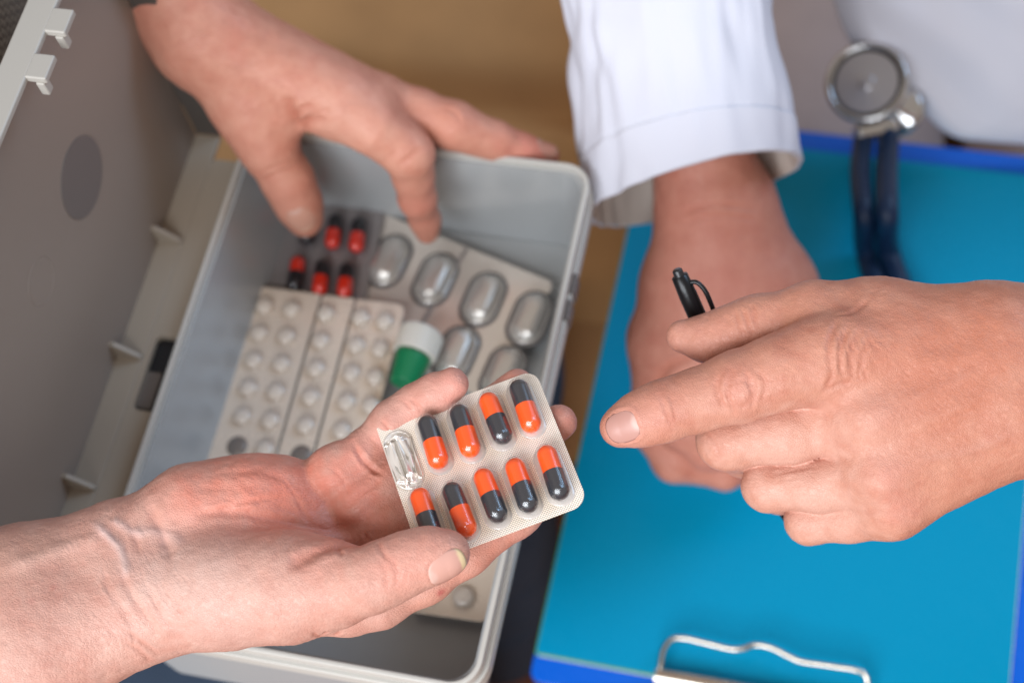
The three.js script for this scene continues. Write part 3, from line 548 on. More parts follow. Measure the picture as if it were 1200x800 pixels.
  for (const [px, py] of [[176, 277], [136, 413], [84, 566]]) {
    const q = inCase(onY(px + 8, py, RIM - 0.008)), t = new THREE.Shape([[0, 0], [0.0115, 0], [0.0115, 0.002], [0.002, 0.011], [0, 0.011]].map(([a, b]) => new THREE.Vector2(a, b)));
    const g = new THREE.ExtrudeGeometry(t, { depth: 0.0018, bevelEnabled: false }); g.translate(-D + 0.0011, 0.0028, q.z); mesh('gusset', withUV(g, (x, y, z) => [x * 10, y * 10]), M.hingePlastic, lid);
  }
  const topY = RIM - 0.012 + LH;
  for (const [px, py] of [[49, 24], [31, 78]]) {
    const q = inCase(onY(px, py, topY)).z;
    const a = box(0.0085, 0.0032, 0.011, 0.0008, 0.003, LH, q); mesh('catch_tooth', a, M.lidEdge, lid);
    mesh('catch_web', box(0.0035, 0.007, 0.004, 0.0008, 0.0045, LH - 0.004, q + 0.0045), M.lidEdge, lid);
  }
  // the round thumb recess and the faint rings of the mould pins
  const onPanel = (px, py) => { const d = rayDir(px, py), x0 = caseAt.clone().addScaledVector(cX, -CW / 2 - 0.017 - D + 0.0011), t = x0.sub(EYE).dot(cX) / d.dot(cX), q = inCase(EYE.clone().addScaledVector(d, t)); return [q.y - lid.position.y, q.z]; };
  const [ry, rz] = onPanel(95, 208), disc = new THREE.CylinderGeometry(0.0172, 0.0172, 0.0006, 48); disc.rotateZ(Math.PI / 2); disc.translate(-D + 0.0012, ry, rz); mesh('round_recess', withUV(disc, (x, y, z) => [y * 10, z * 10]), M.recess, lid);
  for (const [px, py, r] of [[48, 330, 0.010]]) { const [y, z] = onPanel(px, py), t = new THREE.TorusGeometry(r, 0.00016, 6, 40); t.rotateY(Math.PI / 2); t.translate(-D + 0.0011, y, z); mesh('mould_ring', t, M.lidPlastic, lid); }
}

// ---------------------------------------------------------------- packs of pills
// a dome over a round or long pocket: half-lengths a (along z) and b, height h, flat foot
function dome(a, b, h, foot = 0.0006, nz = 28, nr = 9) {
  const pos = [], idx = [], rows = [];
  const prof = [[1 + foot / b, 0], [1.0, 0.05]]; for (let i = 1; i <= nr; i++) { const t = i / nr * Math.PI / 2; prof.push([Math.cos(t) ** 0.75, 0.06 + 0.94 * Math.sin(t)]); }
  for (const [r, y] of prof) { rows.push(pos.length / 3); for (let k = 0; k < nz; k++) { const th = k / nz * 2 * Math.PI, c = Math.cos(th), s = Math.sin(th), w = Math.max(0, r); pos.push(b * w * c, h * y, b * w * s + (a - b) * (s > 1e-9 ? 1 : s < -1e-9 ? -1 : 0) * 1); } }
  for (let q = 0; q + 1 < rows.length; q++) for (let k = 0; k < nz; k++) { const n = (k + 1) % nz, A0 = rows[q] + k, A1 = rows[q] + n, B0 = rows[q + 1] + k, B1 = rows[q + 1] + n; idx.push(A0, B1, A1, A0, B0, B1); }
  const g = new THREE.BufferGeometry(); g.setAttribute('position', new THREE.BufferAttribute(new Float32Array(pos), 3)); g.setIndex(idx); g.computeVertexNormals(); return g;
}
function wrinkled(g, a) {                                            // film drawn tight: small uneven creases
  const p = g.attributes.position, n = g.attributes.normal;
  for (let i = 0; i < p.count; i++) { const x = p.getX(i), y = p.getY(i), z = p.getZ(i), d = a * (n3(x * 700, y * 700, z * 420) + 0.8 * Math.abs(n3(x * 300 + 9, y * 300, z * 900)) * smooth(Math.abs(z), 0.006, 0.010)) * smooth(y, 0.0008, 0.002); p.setXYZ(i, x + n.getX(i) * d, y + n.getY(i) * d, z + n.getZ(i) * d); }
  g.computeVertexNormals(); return g;
}
function halfCapsule(r, len, sign) {                                  // along z, from just past the middle to the round end
  const pts = [new THREE.Vector2(r * 0.985, 0)]; pts.push(new THREE.Vector2(r, 0.0002)); pts.push(new THREE.Vector2(r, len - r));
  for (let i = 1; i <= 10; i++) { const t = i / 10 * Math.PI / 2; pts.push(new THREE.Vector2(Math.max(1e-5, r * Math.cos(t)), len - r + r * Math.sin(t))); }
  const g = new THREE.LatheGeometry(pts, 28); g.rotateX(Math.PI / 2); if (sign < 0) g.rotateY(Math.PI); return g;
}
function capsule(parent, pos, r, len, matNear, matFar) {              // near: towards +z of the pack
  const g = new THREE.Group(); g.name = 'capsule'; g.position.copy(pos); parent.add(g);
  mesh('capsule_cap', halfCapsule(r, len / 2 + 0.0004, 1), matNear, g); mesh('capsule_body', halfCapsule(r * 0.965, len / 2, -1), matFar, g); return g;
}
// --- the pack in the open hand
const heldAt = V(-0.07052, YB, 0.18105), hA = 0.33115, hX = V(Math.cos(hA), 0, -Math.sin(hA)), hZ = V(Math.sin(hA), 0, Math.cos(hA));
const knurlF = (u, v) => { const a = Math.sin((u + v) * 24 * 2 * Math.PI), b = Math.sin((u - v) * 24 * 2 * Math.PI); return 0.5 + 0.25 * (a + b) * 0.9; };
const knurl = dataTex(512, knurlF), knurlColor = dataTex(512, (u, v) => { const k = 0.52 + 0.48 * smooth(knurlF(u, v), 0.05, 0.75) + 0.03 * tileNoise(u, v, 8, 3); return [k, k * 0.99, k * 0.975]; });
M.lip = std([0.70, 0.63, 0.58], 0.25, { metalness: 0.3 });
M.foil = std([1.0, 0.87, 0.74], 0.40, { metalness: 0.25, map: knurlColor, bumpMap: knurl, bumpScale: 0.0002 });
{
  const pack = thing('capsule_blister', 'blister pack of orange and grey capsules held on the open palm', 'blister pack');
  frameAt(pack, heldAt, hX, cY, hZ);
  const w = 0.0600, l = 0.0551, g = slab(rrect(w, l, [0.0050, 0.0007, 0.0007, 0.0058]), -0.0005, 0, 0.00012, 12);
  mesh('foil_card', withUV(g, (x, y, z) => [x / 0.024, z / 0.024]), M.foil, pack);
  const film = slab(rrect(w - 0.0003, l - 0.0003, [0.0049, 0.0007, 0.0007, 0.0057]), 0.0001, 0.0003, 0, 12); film.translate(0, 0, 0);
  const on = (px, py, y) => { const q = onY(px, py, YB + y).sub(heldAt); return V(q.dot(hX), y, q.dot(hZ)); };
  const R = 0.00365, Lc = 0.0204;
  const list = [[507, 517, 'd', 'o'], [544.5, 504, 'd', 'o'], [580.5, 489.5, 'o', 'd'], [615, 475, 'd', 'o'], [499, 603, 'o', 'd'], [538, 596, 'd', 'o'], [574.5, 580, 'o', 'd'], [611, 568, 'o', 'd'], [648, 553, 'o', 'd']];
  const mat = { o: M.orange, d: M.darkCap }, pocketG = wrinkled(dome(0.0111, 0.00425, 0.0078, 0.0005, 48, 14), 0.00036), lipG = dome(0.0115, 0.00465, 0.0005, 0.0003, 40, 5);
  for (const [px, py, far, near] of list) {
    const q = on(px, py, 0.0036);
    const c = capsule(pack, q, R, Lc, mat[near], mat[far]); c.rotation.set(rr(-0.02, 0.02), rr(-0.05, 0.05), rr(-3, 3)); 
    const p = mesh('pocket', pocketG, M.clear, pack); p.position.set(q.x, 0.0003, q.z); mesh('pocket_lip', lipG, M.lip, p).position.y = -0.00025;
  }
  const e = on(471, 535, 0.003), cg = dome(0.0113, 0.0048, 0.0048, 0.0006, 72, 26), P = cg.attributes.position;
  for (let i = 0; i < P.count; i++) { const x = P.getX(i), y = P.getY(i), z = P.getZ(i), k = smooth(y, 0.0006, 0.003); P.setXYZ(i, x + k * 0.0022 * n3(x * 420, z * 420, 1), Math.max(0.0002, y - k * 0.0030 * (0.6 + 2.0 * Math.abs(n3(x * 480, z * 300, 5)))), z + k * 0.0012 * n3(x * 300, z * 300, 9)); }
  cg.computeVertexNormals(); const flat = cg;
  const em = mesh('crushed_pocket', flat, M.crushed, pack); em.position.set(e.x, 0, e.z); em.userData.label = 'crushed empty pocket at the end of the pack';
  // the torn foil of the emptied pocket
  const tear = new THREE.CircleGeometry(0.0036, 30), tp = tear.attributes.position; for (let i = 0; i < tp.count; i++) { const x = tp.getX(i), y = tp.getY(i); tp.setXYZ(i, x * (1 + 0.3 * n3(x * 500, y * 500, 2)), 0.0006 + 0.0009 * Math.abs(n3(x * 600, y * 600, 4)), y * 2.2); }
  tear.computeVertexNormals(); const tm = mesh('torn_foil', tear, M.silver, pack); tm.position.set(e.x, 0.0003, e.z);
  film.dispose();
}
// a pack whose corner A, side AB and side AD are given on a level
function packFrame(name, label, category, y, Apx, Bpx, Dpx, group) {
  const A0 = onY(...Apx, y), B0 = onY(...Bpx, y), D0 = onY(...Dpx, y), ex = B0.clone().sub(A0), w = ex.length(); ex.normalize();
  const ez = ex.clone().cross(V(0, 1, 0)), l = D0.clone().sub(A0).dot(ez), o = thing(name, label, category, V(0, 0, 0), group);
  const c = A0.clone().addScaledVector(ex, w / 2).addScaledVector(ez, l / 2); frameAt(o, c, ex, V(0, 1, 0), ez);
  return { o, w, l, to: (px, py, h = 0) => { const q = onY(px, py, y + h).sub(c); return V(q.dot(ex), h, q.dot(ez)); } };
}
// --- the big sheet of small white tablets, in three strips along its perforations
{
  const { o, w, l, to } = packFrame('tablet_blister', 'large beige sheet of small round white tablets lying in the case', 'blister pack', 0.150, [297, 335], [475, 357], [246, 552]);
  const cuts = [-w / 2, to(350, 440).x, to(392, 440).x, w / 2];
  for (let s = 0; s < 3; s++) {
    const x0 = cuts[s] + (s ? 0.0005 : 0), x1 = cuts[s + 1] - (s < 2 ? 0.0005 : 0), r = 0.004;
    const g = slab(rrect(x1 - x0, l, [s === 2 ? r : 0.0008, s === 0 ? r : 0.0008, s === 0 ? r : 0.0008, s === 2 ? r : 0.0008]), -0.0006, 0.0002 * (1 - s), 0.0002); g.translate((x0 + x1) / 2, 0, 0);
    mesh('card_strip', g, M.cardBeige, o);
  }
  const tg = new THREE.SphereGeometry(1, 22, 10); tg.scale(0.0039, 0.0017, 0.0039); const pk = dome(0.0049, 0.0049, 0.0034, 0.0006, 26, 7), gone = dome(0.0044, 0.0043, 0.0012, 0.0006, 26, 7);
  const top = [[309, 357], [341, 361], [381, 366], [422, 371], [450, 375]].map(([a, b]) => to(a, b, 0.002)), dv = to(283, 487, 0.002).sub(to(309, 357, 0.002)).divideScalar(4);
  for (let c = 0; c < 5; c++) for (let k = 0; k < 6; k++) {
    const q = top[c].clone().addScaledVector(dv, k), empty = k === 5 && c !== 1 || (k === 4 && c === 4);
    if (q.z > l / 2 - 0.005) continue;
    const p = mesh('pocket', empty ? gone : pk, empty ? M.tabletGrey : M.clear, o); p.position.set(q.x, 0.0003, q.z);
    if (!empty) { const t = mesh('tablet', tg, M.tablet, o); t.position.set(q.x, 0.0019, q.z); }
  }
}
// --- the silver pack with large long pockets
{
  const { o, w, l, to } = packFrame('large_pill_blister', 'silver blister pack with large oblong pockets beside the bottle', 'blister pack', 0.142, [432, 243], [650, 331], [380, 385]);
  mesh('foil_card', slab(rrect(w, l, 0.004), -0.0006, 0, 0.0002), M.cardSilver, o);
  const pk = wrinkled(dome(0.0126, 0.0072, 0.0052, 0.001, 48, 14), 0.0005), rimG = dome(0.0146, 0.0092, 0.0012, 0.0008, 40, 6), pill = new THREE.CapsuleGeometry(0.0048, 0.013, 8, 18); pill.rotateX(Math.PI / 2); pill.scale(1, 0.7, 1);
  const hidden = (i, k) => k === 1 && i < 2; const first = [[454, 301], [508, 323], [565, 346], [620, 369]];
  for (const [i, [px, py]] of first.entries()) for (let k = 0; k < 2; k++) {
    if (hidden(i, k)) continue;
    const q = to(px, py, 0.004); if (k) { const d = to(533, 410, 0.004).sub(to(565, 346, 0.004)); q.add(d); }
    const a = mesh('pocket_rim', rimG, M.ringGrey, o); a.position.set(q.x, 0.0001, q.z); a.rotation.y = 0.12;
    const p = mesh('pocket', pk, M.silver, a); p.position.y = 0.0009;
  }
  // the score line between the pairs of pockets
  const a = to(538, 292), b = to(508, 372), g = box(0.0016, 0.0012, l - 0.002, 0.0004, (a.x + b.x) / 2, 0.0004, 0); mesh('score_ridge', g, M.cardGrey, o);
}
// --- the dark pack with red and black capsules
{
  const { o, w, l, to } = packFrame('red_capsule_blister', 'smoky blister pack of red and black capsules under the reaching thumb', 'blister pack', 0.1445, [329, 236], [452, 246], [312, 350]);
  mesh('foil_card', slab(rrect(w, l, 0.004), -0.0006, 0, 0.0002), M.cardGrey, o);
  const pk = dome(0.0105, 0.0052, 0.0078, 0.0008, 30, 8);
  const list = [[391, 271, 'b', 'r'], [419, 275, 'b', 'r'], [361, 266, 'r', 'b'], [347, 320, 'r', 'b'], [376, 325, 'b', 'r'], [405, 328, 'b', 'r']], mat = { b: M.black, r: M.red };
  for (const [px, py, far, near] of list) { const q = to(px, py, 0.0037); if (Math.abs(q.x) > w / 2 - 0.004) continue; const c = capsule(o, q, 0.0037, 0.0182, mat[near], mat[far]); c.rotation.y = 0.10; const p = mesh('pocket', pk, M.clearSmoky, o); p.position.set(q.x, 0.0002, q.z); p.rotation.y = 0.10; }
}
// --- the pack under the hand at the front of the case
{
  const { o, w, l, to } = packFrame('pale_tablet_blister', 'pale tablet blister at the front of the case below the hand', 'blister pack', 0.142, [500, 610], [592, 622], [470, 715]);
  mesh('foil_card', slab(rrect(w, l, 0.004), -0.0006, 0, 0.0002), M.cardBeige, o);
  const tg = new THREE.SphereGeometry(1, 22, 10); tg.scale(0.0046, 0.002, 0.0046); const pk = dome(0.0056, 0.0056, 0.004, 0.0007, 28, 7), q0 = to(543, 699, 0.002), d = to(551, 655, 0.002).sub(q0);
  for (let i = 0; i < 2; i++) for (let k = 0; k < 2; k++) { const q = q0.clone().addScaledVector(d, k); q.x -= i * 0.016; const p = mesh('pocket', pk, M.clear, o); p.position.set(q.x, 0.0002, q.z); const t = mesh('tablet', tg, M.tablet, o); t.position.set(q.x, 0.0021, q.z); }
}
// --- the little bottle
{
  const a = onY(496, 388, 0.156), b = onY(485, 416, 0.156), c = onY(473, 450, 0.154), ax = a.clone().sub(b), L1 = ax.length(); ax.normalize();
  const bottle = thing('dropper_bottle', 'small green bottle with a white ribbed cap lying between the packs', 'bottle', b);
  bottle.quaternion.setFromUnitVectors(V(0, 1, 0), ax);
  const lathe = (pts, n = 40) => new THREE.LatheGeometry(pts.map(([r, y]) => new THREE.Vector2(r, y)), n);
  mesh('cap', lathe([[0, 0], [0.0096, 0], [0.0101, 0.0006], [0.0098, L1 - 0.001], [0.0090, L1], [0, L1]]), M.whitePlastic, bottle);
  for (let i = 0; i < 40; i++) { const g = new THREE.CylinderGeometry(0.00035, 0.00035, L1 - 0.003, 5); const t = i / 40 * 2 * Math.PI; g.translate(0.0100 * Math.cos(t), L1 / 2, 0.0100 * Math.sin(t)); if (i === 0) bottle.userData.ribs = []; bottle.userData.ribs.push(g); }
  mesh('cap_ribs', mergeGeometries(bottle.userData.ribs), M.whitePlastic, bottle); delete bottle.userData.ribs;
  const L2 = b.distanceTo(c) + 0.004; mesh('bottle_body', lathe([[0, -L2 + 0.003], [0.0058, -L2 + 0.003], [0.0064, -L2 + 0.004], [0.0084, -0.002], [0.0084, 0], [0, 0]]), M.greenPlastic, bottle);
}

// ---------------------------------------------------------------- the clipboard on the doctor's lap
const bA = -0.22463, bX = V(Math.cos(bA), 0, -Math.sin(bA)), bZ = V(Math.sin(bA), 0, Math.cos(bA)), boardAt = V(0.06597, 0.0282, 0.0430);
const clipboard = frameAt(thing('clipboard', 'royal blue clipboard with a wire clip lying on the lap', 'clipboard'), boardAt, bX, cY, bZ);
{
  const w = 0.225, l = 0.3129;
  mesh('board', slab(rrect(w + 0.010, l + 0.028, 0.006), -0.0052, -0.0022, 0.0006), M.boardBlue, clipboard).position.x = 0.004;
  const sheet = (name, label, m, y, dx, dz, dw, dl) => { const o = thing(name, label, 'paper'); frameAt(o, boardAt, bX, cY, bZ); mesh('sheet', slab(rrect(w + dw, l + dl, 0.0015), y - 0.0004, y), m, o).position.set(dx, 0, dz); };
  sheet('card_sheet', 'thin white sheet showing at the edge beneath the blue cover', M.sheetWhite, -0.0014, 0.0006, 0.0012, 0, 0);
  sheet('card_sheet', 'green sheet peeping out under the lower corner of the blue cover', M.sheetGreen, -0.0007, -0.0006, 0.0008, 0, 0);
  sheet('card_sheet', 'large smooth blue cover sheet on top of the clipboard', M.sheetBlue, 0, 0, 0, 0, 0);
  const on = (px, py, y) => { const q = onY(px, py, boardAt.y + y).sub(boardAt); return V(q.dot(bX), y, q.dot(bZ)); };
  const pts = [[771, 798, 4], [774, 779, 7], [778, 760, 9], [787, 749, 10], [800, 747.5, 10], [830, 754, 10], [859, 760.5, 10], [872, 759.5, 10], [884, 755.5, 10], [903, 758.5, 10], [925, 769, 10], [938, 774.5, 10], [970, 779.5, 10], [1003, 785, 10], [1013, 789, 9], [1017, 800, 7], [1016, 822, 4]].map(([a, b, h]) => on(a, b, h / 1000));
  mesh('clip_wire', new THREE.TubeGeometry(new THREE.CatmullRomCurve3(pts, false, 'centripetal'), 160, 0.00125, 10), M.clipMetal, clipboard);
  const b0 = on(768, 792, 0.004), b1 = on(1022, 836, 0.004), bar = new THREE.CylinderGeometry(0.0042, 0.0042, b0.distanceTo(b1), 28); bar.rotateZ(Math.PI / 2);
  const plate = box(b0.distanceTo(b1) - 0.01, 0.0016, 0.026, 0.0006, 0, -0.0015, 0.013), grp = new THREE.Group(); grp.name = 'clip'; frameAt(grp, b0.clone().add(b1).multiplyScalar(0.5), b1.clone().sub(b0).normalize(), cY, b1.clone().sub(b0).normalize().cross(cY)); clipboard.add(grp);
  mesh('clip_bar', bar, M.clipMetal, grp); mesh('clip_plate', plate, M.clipMetal, grp);
}
// ---------------------------------------------------------------- the stethoscope lying across the lap and the clipboard
{
  const st = thing('stethoscope', 'navy stethoscope with a chrome chestpiece lying by the white coat', 'stethoscope');
  const head = new THREE.Group(); head.name = 'chestpiece'; const c = at(1017, 98, 0.858);
  const nrm = camB.clone().multiplyScalar(0.90).addScaledVector(camR, -0.34).addScaledVector(camU, 0.12).normalize(), tx = camU.clone().addScaledVector(nrm, -camU.dot(nrm)).normalize();
  frameAt(head, c, nrm.clone().cross(tx).normalize().negate().cross(nrm).normalize(), nrm, tx); head.quaternion.setFromRotationMatrix(new THREE.Matrix4().makeBasis(tx.clone().cross(nrm).negate().normalize().negate(), nrm, tx.clone().multiplyScalar(1)));
  head.quaternion.setFromUnitVectors(V(0, 1, 0), nrm); st.add(head);
  const lathe = (pts, n = 64) => new THREE.LatheGeometry(pts.map(([r, y]) => new THREE.Vector2(r, y)), n);
  mesh('housing', lathe([[0, -0.010], [0.006, -0.010], [0.0085, -0.006], [0.0150, -0.0035], [0.0205, -0.002], [0.0222, 0.0005], [0.0222, 0.0030], [0.0212, 0.0042], [0.0196, 0.0044], [0.0186, 0.0034], [0.0184, 0.0022]]), M.chrome, head);
  mesh('gap_shade', lathe([[0.0185, 0.0032], [0.0176, 0.0036], [0.0168, 0.0032]]), M.black, head);  // black ring added for dark the chrome does not reflect here
  mesh('diaphragm', lathe([[0.0172, 0.0027], [0.012, 0.0031], [0.0045, 0.0033], [0.0038, 0.0042], [0.0028, 0.0046], [0, 0.0047]]), M.diaphragm, head);
  const bell = at(1050, 126, 0.872), bm = mesh('bell', lathe([[0.004, 0.010], [0.006, 0.005], [0.0135, 0.0005], [0.0155, -0.003], [0.0150, -0.0048], [0.0135, -0.0045], [0.004, -0.001], [0, -0.001]]), M.chrome, st);
  bm.position.copy(bell); bm.quaternion.setFromUnitVectors(V(0, 1, 0), nrm.clone().addScaledVector(camR, -0.5).normalize());
  const stem = (a, b, r) => { const d = b.clone().sub(a), g = new THREE.CylinderGeometry(r, r * 1.1, d.length(), 24), m = mesh('stem', g, M.chrome, st); m.position.copy(a).addScaledVector(d, 0.5); m.quaternion.setFromUnitVectors(V(0, 1, 0), d.normalize()); };
  stem(at(1030, 128, 0.868), at(1027, 160, 0.868), 0.0085);
  const collar = mesh('collar', new RoundedBoxGeometry(0.024, 0.0095, 0.010, 3, 0.003), M.chrome, st); collar.position.copy(at(1027, 151, 0.864)); collar.quaternion.copy(camera.quaternion); collar.rotateZ(0.22);
  const tube = (pts, r) => mesh('tube', new THREE.TubeGeometry(new THREE.CatmullRomCurve3(pts, false, 'centripetal'), 120, r, 18), M.tube, st);
  const top = boardAt.y + 0.0064;
  tube([at(1016, 148, 0.866), at(1012, 166, 0.864), at(1009, 205, 0.848), at(1013, 250, 0.832), onY(1015, 295, top + 0.002), onY(1026, 330, top), onY(1075, 400, top), onY(1120, 470, top), onY(1200, 520, top), onY(1300, 540, top)], 0.0056);
  tube([at(1040, 148, 0.866), at(1041, 166, 0.862), at(1039, 205, 0.843), at(1040, 250, 0.825), onY(1042, 295, top + 0.003), onY(1054, 330, top), onY(1090, 395, top), onY(1135, 450, top), onY(1210, 490, top), onY(1300, 500, top)], 0.0060);
}
// ---------------------------------------------------------------- the pen held in the curled fingers
{
  const a = at(796, 322, 0.584), b = at(921, 604, 0.620), d = a.clone().sub(b), L = d.length(); d.normalize();
  const pen = thing('pen', 'black ballpoint pen held in the curled fingers of the pointing hand', 'pen', b); pen.quaternion.setFromUnitVectors(V(0, 1, 0), d);
  const lathe = (pts) => new THREE.LatheGeometry(pts.map(([r, y]) => new THREE.Vector2(r, y)), 32), r = 0.0034;
  mesh('barrel', lathe([[0.0012, -0.003], [0.0018, -0.001], [r, 0.008], [r, L - 0.008], [r * 0.96, L - 0.0075], [r * 0.98, L - 0.007], [r * 0.9, L - 0.0005], [0, L]]), M.penBlack, pen);
  mesh('push_button', lathe([[0.0019, L - 0.001], [0.0019, L + 0.0018], [0.0014, L + 0.0024], [0, L + 0.0024]]), M.black, pen);
  const cd = camR.clone().addScaledVector(d, -camR.dot(d)).addScaledVector(camB, 0.35).normalize().applyQuaternion(pen.quaternion.clone().invert());
  const cp = (k, y) => V(cd.x * k, y, cd.z * k);
  const clip = new THREE.TubeGeometry(new THREE.CatmullRomCurve3([cp(0.002, L - 0.004), cp(0.0048, L - 0.0045), cp(0.0066, L - 0.008), cp(0.0066, L - 0.02), cp(0.0060, L - 0.032), cp(0.0046, L - 0.038)]), 40, 0.0009, 10);
  mesh('clip', clip, M.penBlack, pen);
}
// ---------------------------------------------------------------- clothes
function cloth(g, amp, f, stretch = V(1, 1, 1)) {                      // folds pushed in and out along the normals
  const p = g.attributes.position, n = g.attributes.normal, q = p.clone();
  for (let i = 0; i < p.count; i++) { const x = p.getX(i), y = p.getY(i), z = p.getZ(i), a = fbm(x * f * stretch.x, y * f * stretch.y, z * f * stretch.z, 3), d = amp * (a + 0.5 * (1 - 2 * Math.abs(a))); q.setXYZ(i, x + n.getX(i) * d, y + n.getY(i) * d, z + n.getZ(i) * d); }
  g.setAttribute('position', q); g.computeVertexNormals(); return withUV(g, (x, y, z) => [x + 0.4 * y, z - 0.6 * y]);
}
const lap = (rows, k) => ({ k, gap: 0.02, palm: rows.map(([a, ra, b, rb]) => cone(a, ra, b, rb)), fingers: [] });
const knee1 = onY(385, 690, 0.04), knee2 = onY(500, 440, 0.02);
const patientLap = lap([[V(-0.60, 0.055, 0.235), 0.085, knee1, 0.070], [V(-0.62, 0.055, 0.02), 0.085, knee2, 0.064], [knee1, 0.070, knee1.clone().add(V(-0.02, -0.42, 0.02)), 0.055], [knee2, 0.066, knee2.clone().add(V(-0.02, -0.42, 0)), 0.055]], 0.03);
const doctorLap = lap([[onY(985, -160, -0.105), 0.105, onY(868, 500, -0.056), 0.072], [onY(1420, -120, -0.105), 0.105, onY(1160, 640, -0.075), 0.072], [onY(868, 500, -0.056), 0.070, onY(868, 500, -0.056).add(V(-0.01, -0.36, 0.03)), 0.056], [onY(1160, 640, -0.075), 0.07, onY(1160, 640, -0.075).add(V(0, -0.36, 0.03)), 0.056], [onY(985, -160, -0.105), 0.10, onY(1420, -120, -0.105), 0.10]], 0.05);

// ---------------------------------------------------------------- the patient
{
  const body = mergeGeometries([skin(open, 0.0006, patientB), skin(reaching, 0.0011, patientC)]);
  const patient = tag(mesh('person', body, skinMat, scene), 'patient with bare freckled forearms and an open palm under the capsule pack', 'person');
  for (const [b, o] of [[open, patientB], [reaching, patientC]]) for (const n of o.nails) { const g = nailMesh(b, n); if (g) mesh('fingernail', g, nailMat, patient); }
  mesh('jeans', cloth(netMesh(patientLap, 0.005), 0.006, 14), M.jeans, patient);
}
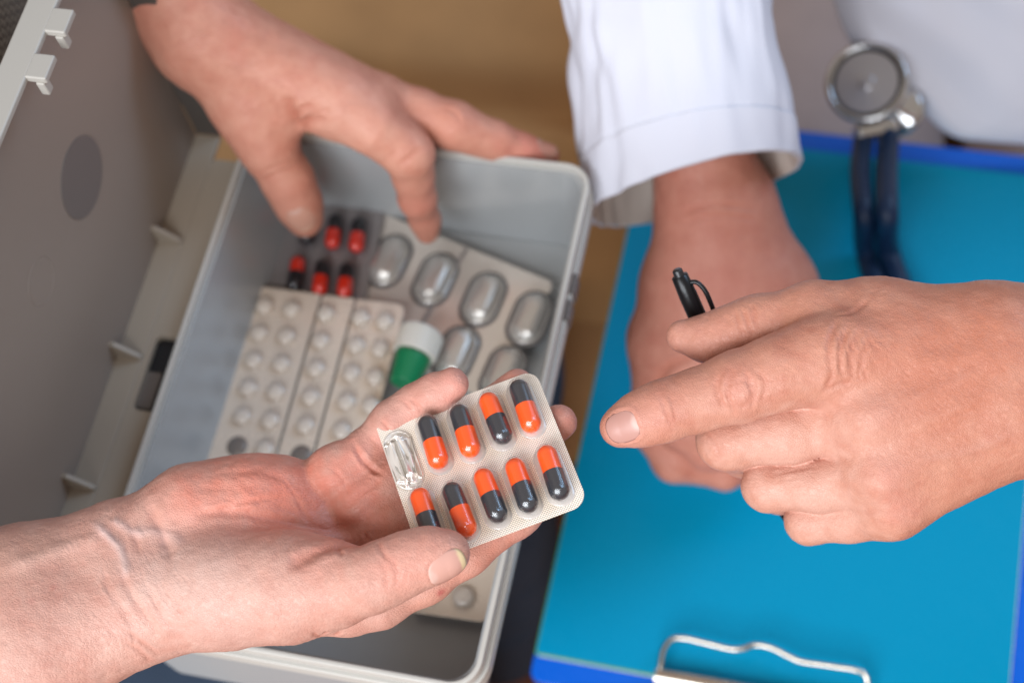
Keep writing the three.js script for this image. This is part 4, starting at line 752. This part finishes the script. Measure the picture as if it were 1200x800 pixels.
// ---------------------------------------------------------------- the doctor
{
  const body = mergeGeometries([skin(pointing, 0.0006, doctorA), skin(resting, 0.0012, doctorD)]);
  const doctor = tag(mesh('person', body, skinMat, scene), 'doctor in a white coat pointing at the capsules with a pen in hand', 'person');
  for (const n of doctorA.nails) { const g = nailMesh(pointing, n); if (g) mesh('fingernail', g, nailMat, doctor); }
  mesh('trousers', cloth(netMesh(doctorLap, 0.005), 0.005, 12), M.trousers, doctor);
  const coat = new THREE.Group(); coat.name = 'coat'; doctor.add(coat);
  // the sleeve: rings from the cuff up the arm, outside and inside
  const rings = [[0, 813, 222, 125, 0.738, -13], [0.10, 808, 190, 122, 0.735, -10], [0.17, 804, 168, 121, 0.733, -8], [0.35, 794, 100, 121, 0.728, -4], [0.6, 783, 20, 121, 0.722, 0], [0.8, 772, -80, 126, 0.710, 2], [1, 755, -220, 140, 0.69, 4]];
  const NU = 120, NV = 150, sec = (t) => { let i = 0; while (i < rings.length - 2 && rings[i + 1][0] < t) i++; const a = rings[i], b = rings[i + 1], k = clamp((t - a[0]) / (b[0] - a[0]), 0, 1); return a.map((v, j) => lerp(v, b[j], k)); };
  const build = (inset, t1, hemmed) => {
    const pos = [], idx = [];
    for (let j = 0; j <= NV; j++) {
      const t = j / NV * t1, [, px, py, hw, d, rot] = sec(t), c = at(px, py, d), r = THREE.MathUtils.degToRad(rot), W = hw * d / FPX;
      const mj = camR.clone().multiplyScalar(Math.cos(r)).addScaledVector(camU, -Math.sin(r)).normalize(), mn = camB.clone().multiplyScalar(0.043).addScaledVector(camU, 0.0095).addScaledVector(camR, 0.004);
      for (let i = 0; i < NU; i++) {
        const th = i / NU * 2 * Math.PI, cx = Math.cos(th), sx = Math.sin(th);
        const fold = 0.0035 * n3(cx * 1.6, sx * 1.6, t * 3.2) + 0.0022 * n3(cx * 3.4 + 5, sx * 3.4, t * 5) + (t > 0.16 ? 0.0013 : 0.0003) * n3(cx * 9, sx * 9, t * 3.5) + (cx < -0.35 ? 0.0035 * n3(cx * 7, sx * 5, t * 6 + 3) * smooth(-cx, 0.35, 0.8) : 0);
        const hem = hemmed ? 0.0009 * (1 - smooth(t, 0.168, 0.176)) - 0.0006 * Math.exp(-(((t - 0.174) / 0.004) ** 2)) : 0, k = 1 + (fold + hem - inset) / 0.055;
        const p = c.clone().addScaledVector(mj, W * cx * k).addScaledVector(mn, sx * k); pos.push(p.x, p.y, p.z);
      }
    }
    for (let j = 0; j < NV; j++) for (let i = 0; i < NU; i++) { const n = (i + 1) % NU, a = j * NU + i, b = j * NU + n, c = a + NU, d = b + NU; inset > 0.0005 ? idx.push(a, c, b, b, c, d) : idx.push(a, b, c, b, d, c); }
    return { pos, idx };
  };
  const o = build(0, 1, true), n = build(0.0014, 1, false), off = o.pos.length / 3, idx = [...o.idx];
  const lg = new THREE.BufferGeometry(); lg.setAttribute('position', new THREE.BufferAttribute(new Float32Array(n.pos), 3)); lg.setIndex(n.idx); lg.computeVertexNormals();
  for (let i = 0; i < NU; i++) { const k = (i + 1) % NU; idx.push(i, off + i, k, k, off + i, off + k); }
  const g = new THREE.BufferGeometry(); g.setAttribute('position', new THREE.BufferAttribute(new Float32Array([...o.pos, ...n.pos]), 3)); g.setIndex(idx); g.computeVertexNormals();
  mesh('sleeve', withUV(g, (x, y, z) => [(x + 0.4 * y) / 0.04, (z - 0.6 * y) / 0.04]), M.coat, coat);
  mesh('sleeve_inside_shade', withUV(lg, (x, y, z) => [(x + 0.4 * y) / 0.04, (z - 0.6 * y) / 0.04]), M.cuffShade, coat);  // inner layer of the sleeve, coloured browner to imitate shade in the cuff
  // the front of the coat, falling over the lap with a rolled edge
  const edge = new THREE.CatmullRomCurve3([[968, -90], [976, -10], [985, 22], [1000, 52], [1038, 90], [1076, 122], [1098, 146], [1122, 161], [1160, 166], [1205, 169], [1300, 178], [1420, 200]].map(([a, b]) => V(a, b, 0)), false, 'centripetal');
  const U = 110, W = 90, pos = [], tri = [], under = [];
  for (let i = 0; i <= U; i++) for (let j = 0; j <= W; j++) {
    const e = edge.getPoint(i / U), v = j / W, s = v * v * 0.5 + v * 0.5, px = e.x + 420 * s, py = e.y - (150 + 120 * i / U) * s;
    const base = 0.872 - 0.0001 * (160 - Math.min(160, e.y)) - 0.10 * s + 0.010 * Math.max(0, 1 - s * 14) ** 2, u = i / U;
    const fold = 0.012 * n3(px / 130 + 2, py / 260, 3) + 0.010 * n3((px * 0.75 - py) / 70, (py * 0.75 + px) / 330, 8);
    const p = at(px, py, base + fold * smooth(s, 0, 0.06) + 0 * u); pos.push(p.x, p.y, p.z);
  }
  for (let i = 0; i < U; i++) for (let j = 0; j < W; j++) { const a = i * (W + 1) + j, b = a + 1, c = a + W + 1, d = c + 1; tri.push(a, c, b, b, c, d); }
  const N0 = pos.length / 3; for (let i = 0; i < N0; i++) { under.push(pos[3 * i] - camB.x * 0.0018, pos[3 * i + 1] - camB.y * 0.0018, pos[3 * i + 2] - camB.z * 0.0018); }
  const t2 = tri.map((v, i) => N0 + tri[i - i % 3 + [0, 2, 1][i % 3]]), rim = [];
  for (let i = 0; i < U; i++) { const a = i * (W + 1), c = a + W + 1; rim.push(a, N0 + a, c, c, N0 + a, N0 + c); }
  const cg = new THREE.BufferGeometry(); cg.setAttribute('position', new THREE.BufferAttribute(new Float32Array([...pos, ...under]), 3)); cg.setIndex([...tri, ...t2, ...rim]); cg.computeVertexNormals();
  mesh('coat_front', withUV(cg, (x, y, z) => [(x + 0.4 * y) / 0.04, (z - 0.6 * y) / 0.04]), M.coat, coat);
}
renderer.render(scene, camera);
